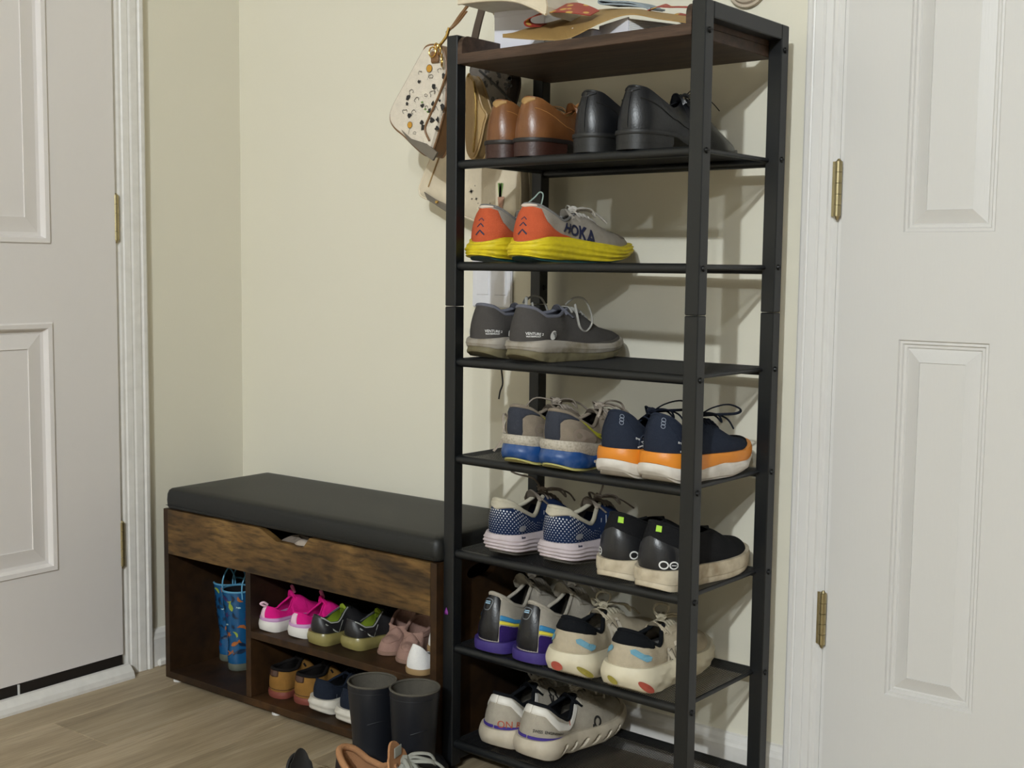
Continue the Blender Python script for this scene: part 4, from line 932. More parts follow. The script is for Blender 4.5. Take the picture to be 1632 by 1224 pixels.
# --- navy running shoes with orange band
NAV = fabric('navy_knit', '262c3a'); OBD = rubber('orange_foam', 'd98525', .45); WFM = rubber('white_foam', 'd8d2ca', .55, dirt='8f867a', damt=.4); NBL = fabric('navy_lace', '1c202b')
def navy(label, x, y, head, side):
    S = Shoe('running_shoe', label, 'navy running shoes with orange soles', x, y, SH[3], head, .285, .047, side, heelw=.84, sc=.43, hb=.112, hd=.076, ht=.094, vamp=.066, toe=.052, y0=.45,
             zb=([0, .06, .17, .6, .8, 1], [.020, .006, 0, 0, .006, .026]), zt=([0, .1, .3, .5, .75, 1], [.054, .052, .044, .042, .040, .050]), hn=[.114, .106, .088, .074, .082, .094])
    S.upper(NAV, NAV, BKL, NAV, .0026)
    dv = tab([0, .12, .3, .5, .75, 1], [.50, .50, .46, .62, .52, .50])
    S.layer('outsole', rubber('grey_white_rubber', 'b9b2a8'), 0, .14, 3, o0=-.002, bulge=0)
    S.layer('midsole', WFM, .10, dv, 10, o0=.003, bulge=.002, out=lambda q, s, f: -.003*np.abs(np.sin(s*16+f*3))*(1-f)*(s > .04)+.003*np.clip(1-s/.1, 0, 1))
    S.layer('midsole_band', OBD, dv, 1.0, 6, o0=.003, bulge=.0015, out=lambda q, s, f: -.003*(f-.5))
    for sg in (1, -1):
        qs = np.linspace(sg*Q(.02), sg*Q(.14), 16); MB().tube(S.pt(qs, np.interp(np.linspace(0, 1, 16), [0, .5, 1], [.93, .62, .08]), .0004), .0012, 5).build('seam', NAV, S.t, True)
        el = [(.020*math.cos(a), .016*math.sin(a)) for a in np.linspace(0, 2*PI, 25)]
        S.decal('logo_outline', mat('slate_print', '4c5566', rough=.6), stroke_geo(el, .0012), sg*Q(.16), .26, off=.0016)
        S.decal('logo', WPR, join_geo([stroke_geo([(-.008, -.006), (.004, -.001), (.006, .001), (-.002, .003), (.009, .008)] if sg > 0 else [(.008, -.006), (-.004, -.001), (-.006, .001), (.002, .003), (-.009, .008)], .0022)]), sg*Q(.11), .26, off=.0020)
        S.decal('lettering', WPR, text_geo('n·o', .006, .0002), sg*Q(.08), .40, off=.0018)
    for v in (.72, .80, .88): S.decal('ring_print', mat('slate_print2', '7f8796', rough=.6), stroke_geo([(.0032*math.cos(a), .0032*math.sin(a)) for a in np.linspace(0, 2*PI, 13)], .0009), .07, v, off=.0016)
    S.tongue(NAV, up=.006, w=.022)
    S.laces(NBL, rows=6, seed=9, r=.0024, bow=True, extra=([(0, 0, 0), (.02, .008, .014), (.040, .026, .020), (.052, .044, .012), (.044, .046, .004), (.02, .02, .002), (0, 0, 0)],))
    return S
navy('navy running shoe with orange sole on fourth mesh shelf, left of its pair', 1.3110, -.3500, 0, -1)
navy('navy running shoe with orange sole on fourth mesh shelf, partly behind front post', 1.3842, -.3446, -3.5, 1)

# --- navy shoes with silver dots
NV2 = fabric('deep_navy_fabric', '1b2a4a'); SIL = mat('silver_print', 'c9cbd0', rough=.3, metal=.3); IVC = fabric('ivory_padding', 'b8b19f'); LIL = rubber('lilac_white_foam', 'c3b7bb', .6, dirt='8a7f7c', damt=.35); GLC = fabric('grey_brown_lace', '857a70')
def dots(label, x, y, head, side, extra):
    S = Shoe('running_shoe', label, 'navy running shoes with silver dots', x, y, SH[4], head, .275, .052, side, sc=.46, hb=.104, hd=.072, ht=.098, vamp=.064, toe=.048, y0=.35,
             zb=([0, .07, .16, .34, .42, .6, .8, 1], [.012, .007, .005, .0, .0, 0, .006, .02]), zt=([0, .1, .3, .5, .75, 1], [.045, .044, .042, .042, .034, .04]), hn=[.106, .101, .084, .070, .084, .098])
    S.upper(NV2, GRL, GRL, IVC, .0042)
    S.layer('outsole', rubber('grey_black_rubber', '4a4640', .6), 0, .20, 3, o0=-.004, bulge=0)
    S.layer('midsole', LIL, .16, 1.0, 20, o0=.001, bulge=.005, out=lambda q, s, f: .0014*np.sin(f*34+s*5+np.sin(s*22))*(f < .82))
    S.patch('heel_collar', IVC, -.30, .30, ([0, .25, .5, .75, 1], [.95, .84, .72, .84, .95]), ([0, 1], [.985, .985]), .0026, n=40)
    GD = []
    for sg in (1,):
        pass
    V = []; F = []
    for i in range(-17, 18):
        for j in range(13):
            q = (i+.5*(j % 2))*.027; v = .06+.066*j
            if abs(q) > .40: continue
            lim = .74 if abs(q) < .15 else .90-.2*abs(.28-abs(q))
            if v > lim or v+abs(q)*1.9 > 1.28: continue
            sz = (.0007+.0013*min(1, max(0, v*1.1)))*(1-max(0, abs(q)-.22)*2.6)
            if sz < .0006: continue
            e = 3e-3; a = np.linalg.norm(S.surf(q+e, v)-S.surf(q-e, v))/(2*e); b = np.linalg.norm(S.surf(q, v+e)-S.surf(q, v-e))/(2*e)
            P = S.pt(q+np.array([-1, 0, 1, 0])*sz/a, v+np.array([0, -1, 0, 1])*sz*1.15/b, .0012); k = len(V); V += [tuple(p) for p in P]; F.append((k, k+1, k+2, k+3))
    mesh('dot_print', V, F, SIL, S.t)
    for sg in (1, -1):
        el = [(.0085*math.cos(a), .0050*math.sin(a)) for a in np.linspace(0, 2*PI, 21)[:-1]]
        S.decal('oval_badge', mat('dim_silver', '8f9196', rough=.35, metal=.3), poly_geo(el), sg*Q(.12), .30, rot=.4*sg, off=.0022)
        for d in (0, .035): S.decal('stripe', SIL, stroke_geo([(-.006*sg, -.014), (.008*sg, .014)], .0020), sg*(Q(.36)+d), .42, off=.0018)
    S.decal('sole_mark', NVY, text_geo('boa', .006, .0003), Q(.12), .88, sole=.0042)
    S.tongue(fabric('taupe_tongue', '8d8276'), up=.018, w=.024, back=.02); S.laces(GLC, rows=6, seed=int(x*55), r=.0025, extra=extra)
    return S
dots('navy running shoe with silver dots on fifth mesh shelf, left of its pair', 1.0451, -.3138, -4, -1, ([(0, 0, 0), (-.02, .0, .02), (-.05, -.01, .026), (-.066, -.012, .030)],))
dots('navy running shoe with silver dots on fifth mesh shelf, beside black slip-on', 1.158, -.3032, -4, 1, ([(0, 0, 0), (.002, .01, .02), (.004, .006, .034)],))

# --- black slip ons with OO
BKT = fabric('black_knit', '1b1b1d'); BKR = leather('black_rubber_counter', '232325', .33); DWF = rubber('dirty_white_rubber', 'c9bda6', .6, dirt='7f6a4c', damt=.75, dscale=24); LIMT = mat('lime_tab', '9fd02a', rough=.6)
def oos(label, x, y, head, side):
    S = Shoe('slip_on_shoe', label, 'black slip-on shoes', x, y, SH[4], head, .285, .048, side, heelw=.84, sc=.52, hb=.112, hd=.080, ht=.082, vamp=.062, toe=.050, y0=.6, gap=.02, sl=.60, cw=.030,
             zb=([0, .06, .16, .62, .8, 1], [.008, .001, 0, 0, .003, .012]), zt=([0, .3, .5, .75, 1], [.036, .034, .032, .032, .036]), hn=[.113, .106, .095, .084, .081, .082])
    S.upper(BKT, BKL, BKL, BKT, .0026)
    S.layer('outsole', DWF, 0, .30, 4, o0=.001, bulge=.001)
    S.layer('midsole', DWF, .32, 1.0, 6, o0=.0025, bulge=.001)
    S.patch('vamp', BKT, Q(.50), 2-Q(.50), .0, 1.0, .0004, n=50) if False else None
    S.patch('heel_counter', BKR, -Q(.30), Q(.30), .02, ([0, .2, .5, .8, 1], [.12, .56, .74, .56, .12]), .0016, n=40)
    S.decal('pull_tab', LIMT, poly_geo([(-.0042, -.005), (.0042, -.005), (.0042, .005), (-.0042, .005)]), .07, .87, off=.0030)
    for sg in (1, -1):
        el = [(.0068*math.cos(a), .0056*math.sin(a)) for a in np.linspace(0, 2*PI, 25)]
        S.decal('round_logo', WPR, join_geo([xf_geo(stroke_geo(el, .0022), -.0082, 0), xf_geo(stroke_geo(el, .0022), .0082, 0), stroke_geo([(.004, 0), (.0124, 0)], .0014)]), sg*Q(.055 if sg*side > 0 else .10), .16, off=.0026)
    V = []; ss = np.linspace(S.sc-.01, .63, 10)
    for s in ss:
        q = Q(s); a = S.pt(q, .97, .0002); b = S.pt(-q, .97, .0002)
        for t in np.linspace(0, 1, 7): v = b+(a-b)*t; v[2] += .004*math.sin(PI*t); V.append(v)
    mesh('vamp_gore', V, grid_faces(10, 7, True), BKT, S.t, True)
    return S
oos('black slip-on shoe with lime tab on fifth mesh shelf, left of its pair', 1.2876, -.3116, -1, -1)
oos('black slip-on shoe with lime tab on fifth mesh shelf, partly behind front post', 1.37, -.33, -5.5, 1)

# --- grey, black and purple trainers
PGY = fabric('stone_grey_suede', 'a39c90'); PBK = leather('glossy_black_counter', '17171a', .35); PUR = fabric('deep_purple', '2c1c58'); PUS = rubber('purple_sole', '3b2d74', .5); CYB = mat('sky_blue_band', '2f7fb0', rough=.7); YLB = mat('lemon_band', 'd7c93e', rough=.7)
def pumas(label, x, y, head, side):
    S = Shoe('trainer', label, 'purple trainers', x, y, SH[5], head, .275, .044, side, sc=.47, hb=.104, hd=.074, ht=.108, vamp=.070, toe=.048, y0=.9, cw=.025, heelw=.90,
             zb=([0, .06, .16, .6, .8, 1], [.004, .0, 0, 0, .005, .018]), zt=([0, .3, .5, .75, 1], [.024, .020, .020, .021, .03]), hn=[.108, .100, .084, .074, .090, .108])
    S.upper(PGY, BKL, GRL, PGY, .0036)
    S.layer('outsole', SOLEB, 0, .14, 3, o0=-.001, bulge=0)
    S.layer('midsole', PUS, .12, 1.0, 6, o0=.003, bulge=.001)
    S.patch('heel_counter', PBK, -.12, .12, .02, ([0, .1, .5, .9, 1], [.94, .985, .985, .985, .94]), .0022, n=36)
    rr = [(-.0085, .008), (.0085, .008), (.0075, -.004), (.004, -.0105), (-.004, -.0105), (-.0075, -.004)]
    S.decal('heel_badge_rim', mat('grey_rim', '6f7378', rough=.4), stroke_geo(spline([(x_, y_, 0) for x_, y_ in rr], 4, True)[list(range(24))+[0], :2], .0014), -.02, .78, off=.0032)
    S.decal('heel_badge', mat('badge_blue', '9fc4dd', rough=.4), join_geo([stroke_geo([(-.0055, .002), (.0055, .0025)], .0016), stroke_geo([(-.0055, -.0012), (.0055, -.0008)], .0020)]), -.02, .80, off=.0034)
    for sg in (1, -1):
        S.patch('side_panel', PUR, sg*.12, sg*Q(.36), .02, ([0, 1], [.42, .44]), .0016, n=24)
        S.patch('yellow_band', YLB, sg*.12, sg*Q(.36), ([0, 1], [.42, .44]), ([0, 1], [.50, .52]), .0018, n=24)
        S.patch('blue_band', CYB, sg*.12, sg*Q(.36), ([0, 1], [.50, .52]), ([0, 1], [.62, .63]), .0020, n=24)
    S.eyestay(PGY)
    S.decal('lettering', WPR, text_geo('PUMA', .0105, .0006), Q(.20), .60, sole=.0048)
    S.tongue(PGY, up=.026, w=.027, back=.022); S.laces(fabric('stone_lace', '8f877b'), rows=7, seed=int(x*91), r=.0030, rise=.007)
    return S
pumas('grey trainer with black heel and purple sole on sixth shelf, left of its pair', 1.0209, -.3101, -4, -1)
pumas('grey trainer with black heel and purple sole on sixth shelf, beside beige shoe', 1.1107, -.3141, -4, 1)

# --- beige running shoes with N
BGE = fabric('beige_mesh', 'b5a993', dirt='968a74'); BGB = fabric('sky_blue_patch', '6f9fb4'); CRF = rubber('cream_foam', 'd3cab2', .55, dirt='a89a7c', damt=.4, dscale=30); NBK = fabric('black_padding', '121418'); REDR = rubber('coral_rubber', 'a34b3d', .35); OLV = rubber('olive_rubber', '8f8338', .35)
def nbs(label, x, y, head, side):
    S = Shoe('running_shoe', label, 'beige running shoes', x, y, SH[5], head, .28, .052, side, sc=.44, hb=.106, hd=.074, ht=.096, vamp=.070, toe=.056, y0=.7, cw=.030, heelw=.83,
             zb=([0, .07, .2, .6, .8, 1], [.018, .008, 0, 0, .006, .024]), zt=([0, .1, .3, .5, .75, 1], [.052, .050, .044, .044, .038, .046]), hn=[.108, .102, .086, .073, .084, .096])
    S.upper(BGE, BKL, GRL, NBK, .0038)
    S.layer('outsole', rubber('pale_rubber', 'bdb4a0'), 0, .10, 3, o0=-.004, bulge=0)
    S.layer('midsole', CRF, .07, 1.0, 16, o0=.002, bulge=.006, out=lambda q, s, f: .0022*np.sin(s*34+f*5)*np.sin(f*12+s*8)*(s > .16)*(f < .8)+.004*np.clip(1-s/.1, 0, 1)*(1-f)*0)
    S.patch('heel_collar', NBK, -.27, .27, ([0, .2, .5, .8, 1], [.80, .64, .62, .64, .80]), .985, .0024, n=40)
    nq = S.find(1022-87*(side < 0), 1046-17*(side < 0)); nl = S.find(1072, 1050) if side > 0 else (Q(.42), .42)
    pa = [(-.020, .006), (-.012, .009), (.004, .004), (.012, .005), (.020, .003), (.018, -.004), (.010, -.008), (-.004, -.004), (-.018, .001)]
    for sg in (1, -1):
        S.decal('blue_patch', BGB, poly_geo([(sg*a, b) for a, b in pa]), sg*nq[0], nq[1], rot=-.05*sg, off=.0020)
        nn_ = [(-.013, -.016), (-.005, -.016), (-.002, .0), (.006, -.016), (.013, -.016), (.018, .016), (.010, .016), (.007, .001), (-.001, .016), (-.008, .016), (-.013, -.016)]
        P_n = spline([(a*sg if sg > 0 else -a, b, 0) for a, b in nn_], 1)[:, :2]
        S.decal('logo_letter', mat('cream_print', 'cfc6b4', rough=.6), join_geo([xf_geo(text_geo('N', .052, .0016), 0, 0)]), sg*nl[0], nl[1], rot=-.12*sg, off=.0018)
        S.decal('logo_outline', PRT, stroke_geo([(a, b) for a, b in nn_], .0016), sg*nl[0], nl[1], rot=-.12*sg, off=.0024)
    def wellp(name, m, q0, v0, a, b, rot): S.decal(name, m, xf_geo(poly_geo([(a*math.cos(t), b*math.sin(t)) for t in np.linspace(0, 2*PI, 21)[:-1]]), 0, 0, rot), q0, v0, sole=.0088)
    if side > 0: wellp('red_pod', REDR, .17, .30, .014, .0060, -.55); wellp('olive_pod', OLV, -.02, .34, .010, .0050, -.5)
    else: wellp('red_pod', REDR, -.02, .32, .011, .0075, -.1); wellp('olive_pod', OLV, .15, .30, .014, .0050, -.5)
    S.eyestay(BGE); S.tongue(BGE, up=.012, w=.024)
    S.laces(fabric('cream_lace', 'ada48f'), rows=6, seed=int(x*31), r=.0030, extra=([(0, 0, 0), (-.010, -.008, .014), (-.004, -.006, .026), (.012, .0, .024), (.010, .004, .012), (0, 0, 0)],))
    return S
nbs('beige running shoe with black collar on sixth mesh shelf, left of its pair', 1.2185, -.3461, 0, -1)
nbs('beige running shoe with black collar on sixth mesh shelf, partly behind front post', 1.3317, -.3481, .1, 1)

# --- off white shoes with slotted soles
OWH = fabric('stone_white_mesh', 'a8a092', dirt='8d8575'); WLT = leather('white_overlay', 'ddd8cf', .5); ONS = rubber('aged_white_foam', 'c4b9a6', .55, dirt='9a8c74', damt=.5, dscale=22); PRP = mat('purple_line', '3d2c86', rough=.6); ORL = mat('rust_print', 'a8482c', rough=.6)
def ons(label, x, y, head, side):
    S = Shoe('running_shoe', label, 'off-white running shoes', x, y, SH[6], head, .28, .048, side, sc=.45, hb=.100, hd=.072, ht=.092, vamp=.064, toe=.052, y0=.8, heelw=.88,
             zb=([0, .06, .14, .22, .30, .6, .8, 1], [.010, .004, .002, .008, .0, 0, .006, .024]), zt=([0, .1, .3, .5, .75, 1], [.042, .042, .038, .036, .034, .044]), hn=[.102, .097, .078, .062, .080, .092])
    S.upper(OWH, BKL, BKL, NBK, .0036)
    S.layer('outsole', rubber('tan_rubber', '8f7a66'), 0, .10, 3, o0=-.003, bulge=0)
    S.layer('midsole', ONS, .08, 1.0, 20, o0=.002, bulge=.005, out=lambda q, s, f: -.011*np.clip((np.sin(s*58-f*7)-.55)/.30, 0, 1)*np.exp(-((f-.42)/.17)**4)*(s > .16)*(s < .93), nq=280)
    for sg in (1, -1):
        S.patch('white_overlay', WLT, 0, sg*Q(.42), ([0, .3, .55, .75, 1], [.74, .72, .40, .38, .75]), ([0, .3, .55, .75, 1], [.97, .95, .80, .80, .98]), .0020, n=36)
        S.patch('purple_line', PRP, 0, sg*Q(.36), ([0, 1], [.05, .0]), ([0, .8, 1], [.15, .10, .0]), .0018, n=30)
    S.decal('lettering', PRT, text_geo('SWISS  ENGINEERING', .0066, .0001), (878, 1169), 0, rot=-.02, off=.0022) if side > 0 else None
    S.decal('lettering', ORL, xf_geo(text_geo('ON RUNNING', .018, .0), .046, 0), (804, 1155), 0, off=.0022) if side < 0 else None
    oq = S.find(944, 1160) if side > 0 else (Q(.5), .5)
    lg = [stroke_geo(spline([(-.008, -.010, 0), (-.002, -.011, 0), (.001, -.006, 0), (.001, .004, 0)], 5)[:, :2], .0024), stroke_geo([(.007+.0045*math.cos(a), .006+.005*math.sin(a)) for a in np.linspace(-1.2, 4.0, 16)], .0024), stroke_geo([(.002, -.010), (.006, .002)], .0022), stroke_geo([(.010, .002), (.013, -.006)], .0022)]
    for sg in (1, -1): S.decal('logo', PRT, xf_geo(join_geo(lg), 0, 0, 0, 1.7), sg*oq[0], oq[1], rot=-.1*sg, off=.0018)
    S.decal('small_tag', ORL, poly_geo([(-.0015, -.004), (.0015, -.004), (.0015, .004), (-.0015, .004)]), Q(.25), .82, off=.0034)
    S.eyestay(OWH); S.tongue(NBK, up=.012, w=.024); S.laces(fabric('stone_lace2', 'a39b8d'), rows=6, seed=int(x*63), r=.0025)
    return S
ons('off-white running shoe with purple line on bottom mesh shelf, left of its pair', 1.0335, -.2993, 0, -1)
ons('off-white running shoe with purple line on bottom mesh shelf, right of its pair', 1.1096, -.300, -4.5, 1)

# dark cord hanging under the third mesh shelf
P = [onY(*p, -.27) for p in ((797, 583), (800, 596), (801, 612), (797, 624), (795, 636))]
P[0][2] = ZS[2]+.004
tag(MB().tube(spline(P, 5), .0014, 6).build('dangling_lace', BKT, None, True), 'thin dark lace end dangling below the third mesh shelf', 'lace')

# ================================================================== CHILDREN'S SHOES IN THE BENCH
ZSH = .1709; ZBT = .0259
HPK = fabric('hot_pink_fabric', 'd81c80', noise=.06); WHF = rubber('bright_white_foam', 'dcd8d2', .5); LLC = mat('lilac_foam', 'c79ac6', rough=.6); PWH = fabric('pale_pink_tab', 'e9c8d6')
def pink(label, x, y, head, side, tabx):
    S = Shoe('child_shoe', label, 'pink child shoes', x, y, ZSH, head, .16, .034, side, sc=.50, hb=.052, hd=.042, ht=.064, vamp=.048, toe=.034, y0=.5, cw=.019, sl=.72, gap=.006, inset=.002, heelw=.82,
             zb=([0, .06, .16, .6, .8, 1], [.003, 0, 0, 0, .003, .010]), zt=([0, .3, .5, .75, 1], [.026, .024, .024, .022, .026]), hn=[.052, .049, .040, .036, .052, .064])
    S.upper(HPK, HPK, PNK, HPK, .0022)
    S.layer('midsole', WHF, 0, .86, 6, o0=.003, bulge=.002); S.layer('midsole_top', LLC, .86, 1.15, 4, o0=.0015, bulge=.001)
    S.tongue(HPK, up=.016, w=.015, back=.004)
    for sg in (1, -1): S.patch('strap', HPK, sg*Q(.36), sg*Q(.60), .15, .96, .0024, n=14)
    S.patch('heel_strap', PWH, tabx-.06, tabx+.06, .06, .97, .0022, n=10)
    MB().tube(spline([(0, S.y0+.002, .050), (-.003, S.y0-.010, .056), (-.004, S.y0-.014, .060), (0, S.y0-.008, .062), (.002, S.y0, .056)], 5), .0024, 6).build('heel_loop', PWH, S.t, True) if tabx < 0 else None
    p = (0, S.sc*S.L-.006, .078); MB().tube(spline([(0, p[1]+.004, p[2]-.010), (-.003, p[1], p[2]+.004), (.004, p[1]-.002, p[2]+.006), (.004, p[1]+.004, p[2]-.008)], 5), .0028, 6).build('tongue_loop', fabric('rose_tab', 'c0688f'), S.t, True)
    return S
pink('hot pink child shoe with white sole on the bench shelf, leftmost of its pair', .4238, -.3061, -5, -1, -.05)
pink('hot pink child shoe with white sole on the bench shelf, right beside black shoe', .5033, -.2968, -5, 1, .0)
KBK = leather('black_kid_leather', '1f1e20', .45); LIN = fabric('lime_lining', '9fb43a'); OSL = rubber('olive_clear_sole', '8d8350', .25, dirt='6f6540'); KGY = mat('grey_piping', 'a5a7a0', rough=.5)
def lime(label, x, y, head, side):
    S = Shoe('child_shoe', label, 'black and lime child shoes', x, y, ZSH, head, .165, .036, side, sc=.50, hb=.058, hd=.046, ht=.066, vamp=.046, toe=.034, y0=.4, cw=.022, heelw=.84, inset=.003,
             zb=([0, .06, .16, .6, .8, 1], [.003, 0, 0, 0, .003, .010]), zt=([0, .3, .5, .75, 1], [.026, .022, .022, .020, .026]), hn=[.060, .055, .044, .042, .056, .066])
    S.upper(KBK, LIN, LIN, KBK, .0022); S.layer('midsole', OSL, 0, 1, 8, o0=.003, bulge=.003)
    qc = Q(S.sc*.98); qq = np.linspace(.12, qc, 26)
    for sg in (1, -1): MB().tube(S.pt(sg*qq, np.full(26, .985), .0004), .0014, 6).build('collar_piping', KGY, S.t, True)
    for sg in (1, -1):
        S.decal('side_stripe', KGY, stroke_geo([(-.024*sg, .006), (0, -.004), (.010*sg, -.008), (.022*sg, .008)], .0022), sg*Q(.22), .45, off=.0016)
    S.tongue(LIN, up=.010, w=.016, back=.004); S.laces(fabric('black_kid_lace', '1c1c1e'), rows=4, r=.0014, bow=False)
    return S
lime('black child shoe with lime lining on the bench shelf, left of its pair', .5704, -.3045, -10, -1)
lime('black child shoe with lime lining on the bench shelf, right beside blush bootie', .6436, -.2818, -10, 1)
BLS = fabric('blush_felt', '9c7c70', noise=.06)
def bootie(label, x, y, head, side):
    S = Shoe('soft_bootie', label, 'blush soft booties', x, y, ZSH, head, .105, .025, side, sc=.50, hb=.064, hd=.052, ht=.050, vamp=.036, toe=.031, y0=.1, cw=.025, heelw=.90, gap=.020, sl=.56, inset=.001, toew=1.06,
             zb=([0, 1], [0, 0.001]), zt=([0, 1], [.008, .008]), hn=[.070, .068, .062, .054, .050, .049])
    S.upper(BLS, BLS, BLS, BLS, .0036); S.layer('sole', fabric('blush_suede_sole', '8d7163'), 0, 1, 4, o0=.0005, bulge=.0008)
    S.patch('gather_seam', BLS, Q(.56), 2-Q(.56), .5, .62, .0012, n=30); S.patch('cuff', BLS, -Q(.50), Q(.50), .72, .985, .0022, n=40)
    return S
bootie('blush felt child bootie with rounded toe on the bench shelf, left of its pair', .709, -.166, 195, -1)
bootie('blush felt child bootie with rounded toe on the bench shelf, beside white shoe', .769, -.181, 195, 1)
WCV = fabric('white_canvas', 'e6e3e0', noise=.03); TNS = rubber('tan_crepe_sole', '9c8058')
def slip(label, x, y, z, head, side):
    S = Shoe('child_slip_on', label, 'white child slip-ons', x, y, z, head, .15, .030, side, sc=.50, hb=.052, hd=.030, ht=.030, vamp=.032, toe=.026, y0=.7, cw=.018, heelw=.84, gap=.012, sl=.60, inset=.001,
             zb=([0, 1], [0, 0.001]), zt=([0, 1], [.011, .010]), hn=[.056, .050, .036, .028, .028, .030])
    S.upper(WCV, WCV, TNS, WCV, .0014); S.layer('sole', TNS, 0, 1, 4, o0=.001, bulge=.0006); return S
slip('white child slip-on with tan sole at the front edge of the bench shelf', .8484, -.3171, ZSH, -5, 1)
slip('white child slip-on with tan sole stacked behind on the bench shelf', .858, -.262, ZSH+.030, 0, -1)
SUE = fabric('tan_suede', '8a6431', noise=.2, nscale=50); BRK = rubber('brick_sole', '7c3f34'); SHB = leather('shiny_brown_film', '4a342a', .2); FLC = fabric('dark_fleece', '1a1716')
def suede(label, x, y, head, side):
    S = Shoe('suede_bootie', label, 'tan suede booties', x, y, ZBT, head, .15, .033, side, sc=.50, hb=.060, hd=.060, ht=.070, vamp=.046, toe=.034, y0=.25, cw=.026, heelw=.90, gap=.010, sl=.66, inset=.001,
             zb=([0, 1], [0, 0.003]), zt=([0, 1], [.014, .014]), hn=[.062, .060, .058, .058, .064, .070])
    S.upper(SUE, FLC, FLC, FLC, .0036); S.layer('sole', BRK, 0, 1, 5, o0=.001, bulge=.0012)
    S.patch('heel_patch', SHB, -.16, .10, ([0, .5, 1], [.86, .66, .70]), .97, .0022, n=16)
    MB().tube(S.pt(np.linspace(-.7, .7, 40), np.full(40, .16), .0004), .0007, 5).build('seam', SHB, S.t, True)
    S.tongue(FLC, up=.012, w=.018, back=.004); return S
suede('tan suede child bootie with brick red sole at the bottom of the bench, left one', .4367, -.2939, -5, -1)
suede('tan suede child bootie with brick red sole, right one beside navy sneaker', .5061, -.286, -5, 1)
DNM = fabric('dark_denim', '1e2430'); CHK = rubber('chunky_white_foam', 'cfc9bd', .55, dirt='968d7f', damt=.4)
def navk(label, x, y, head, side):
    S = Shoe('child_sneaker', label, 'navy child sneakers', x, y, ZBT, head, .19, .038, side, sc=.48, hb=.066, hd=.052, ht=.066, vamp=.052, toe=.042, y0=.4, cw=.024, heelw=.84, inset=.004,
             zb=([0, .08, .2, .6, .8, 1], [.008, .002, 0, 0, .004, .014]), zt=([0, .2, .5, .75, 1], [.032, .030, .028, .024, .032]), hn=[.070, .066, .054, .048, .058, .066])
    S.upper(DNM, BKL, BKL, DNM, .0026); S.layer('midsole', CHK, 0, 1, 10, o0=.003, bulge=.004, out=lambda q, s, f: .0012*np.sin(f*12+s*20))
    S.decal('pull_thread', mat('thread_grey', '8b8f98', rough=.8), stroke_geo([(.0, -.006), (.004, -.002), (.003, .006)], .0008), Q(.14), .25, off=.0016)
    S.tongue(DNM, up=.008, w=.018, back=.004); S.laces(fabric('navy_kid_lace', '20242e'), rows=4, r=.0018, bow=False); return S
navk('navy child sneaker with chunky white sole at the bottom of the bench, left one', .5763, -.3028, -5, -1)
navk('navy child sneaker with chunky white sole, partly hidden behind the rubber boot', .6607, -.3104, -5, 1)

# ------------------------------------------------------------------ boots
def boot(name, label, group, loc, head, H, L, W, r, mbody, msole, mrim, mlin, lean=(0, 0), shaft0=.012, cat='boot', flare=1.1, sole_h=.014, sx=1.0):
    t = thing(name, label, cat, loc, math.radians(head), group); n = 40
    # levels: z fraction, back y, front y, half width
    lv = [(sole_h, 0, L, W), (.16*H, -.001, L*.985, W*1.02), (.24*H, 0, L*.90, W*.99), (.31*H, .003, L*.72, W*.90), (.38*H, .004, max(L*.58, 2*r*.98), r*.92), (.5*H, .003, 2*r+.0, r*.92*sx), (.75*H, .0, 2*r+.002, r*sx), (.97*H, -.002, 2*r*flare, r*flare*sx), (H, -.002, 2*r*flare, r*flare*sx)]
    def rings(sc=0.0, z0=0, z1=1e9):
        V = []; k = 0
        for z, a, b, w_ in lv:
            if z < z0 or z > z1: continue
            c = (a+b)/2; hl = (b-a)/2-sc; dx = lean[0]*(z/H); dy = lean[1]*(z/H)
            for i in range(n):
                th = 2*PI*i/n; cx_, sx_ = math.cos(th), math.sin(th); e = .85 if z < .2*H else 1
                V.append((dx+(w_-sc)*math.copysign(abs(cx_)**e, cx_), dy+c+hl*math.copysign(abs(sx_)**e, sx_), z))
            k += 1
        return V, k
    V, k = rings(); mesh('boot_shaft', V, grid_faces(k, n, wrap=True)+[tuple(range(n-1, -1, -1))], mbody, t, True)
    V, k = rings(.0022, .37*H); mesh('lining', V, grid_faces(k, n, flip=True, wrap=True)+[tuple(range(n))], mlin, t, True)
    V, k = rings(.0010, .99*H); MB().tube(V, .0022, 6, True).build('rim', mrim, t, True)
    V = []
    for z, o in ((0, 0), (.002, .0015), (sole_h-.002, .0018), (sole_h+.002, .0005)):
        a, b, w_ = -o, L+o, W+o
        V += [((w_)*math.copysign(abs(math.cos(2*PI*i/n))**.85, math.cos(2*PI*i/n)), (a+b)/2+(b-a)/2*math.copysign(abs(math.sin(2*PI*i/n))**.85, math.sin(2*PI*i/n)), z) for i in range(n)]
    mesh('sole', V, grid_faces(4, n, wrap=True)+[tuple(range(n-1, -1, -1)), tuple(range(3*n, 4*n))], msole, t, True)
    def at(th, z, off=.0008):
        zs_ = [l_[0] for l_ in lv]; a = np.interp(z, zs_, [l_[1] for l_ in lv]); b = np.interp(z, zs_, [l_[2] for l_ in lv]); w_ = np.interp(z, zs_, [l_[3] for l_ in lv])
        return (lean[0]*z/H+(w_+off)*math.cos(th), lean[1]*z/H+(a+b)/2+((b-a)/2+off)*math.sin(th), z)
    t['_'] = 0; del t['_']; return t, at, lv
DBL = leather('glossy_blue_rubber', '18507c', .25, noise=.08, bump=.03); CLS = rubber('clear_sole', '6f7468', .15, dirt='4d4a40', trans=.3); LBL = leather('light_blue_rubber', '5f9fc0', .3, bump=.02)
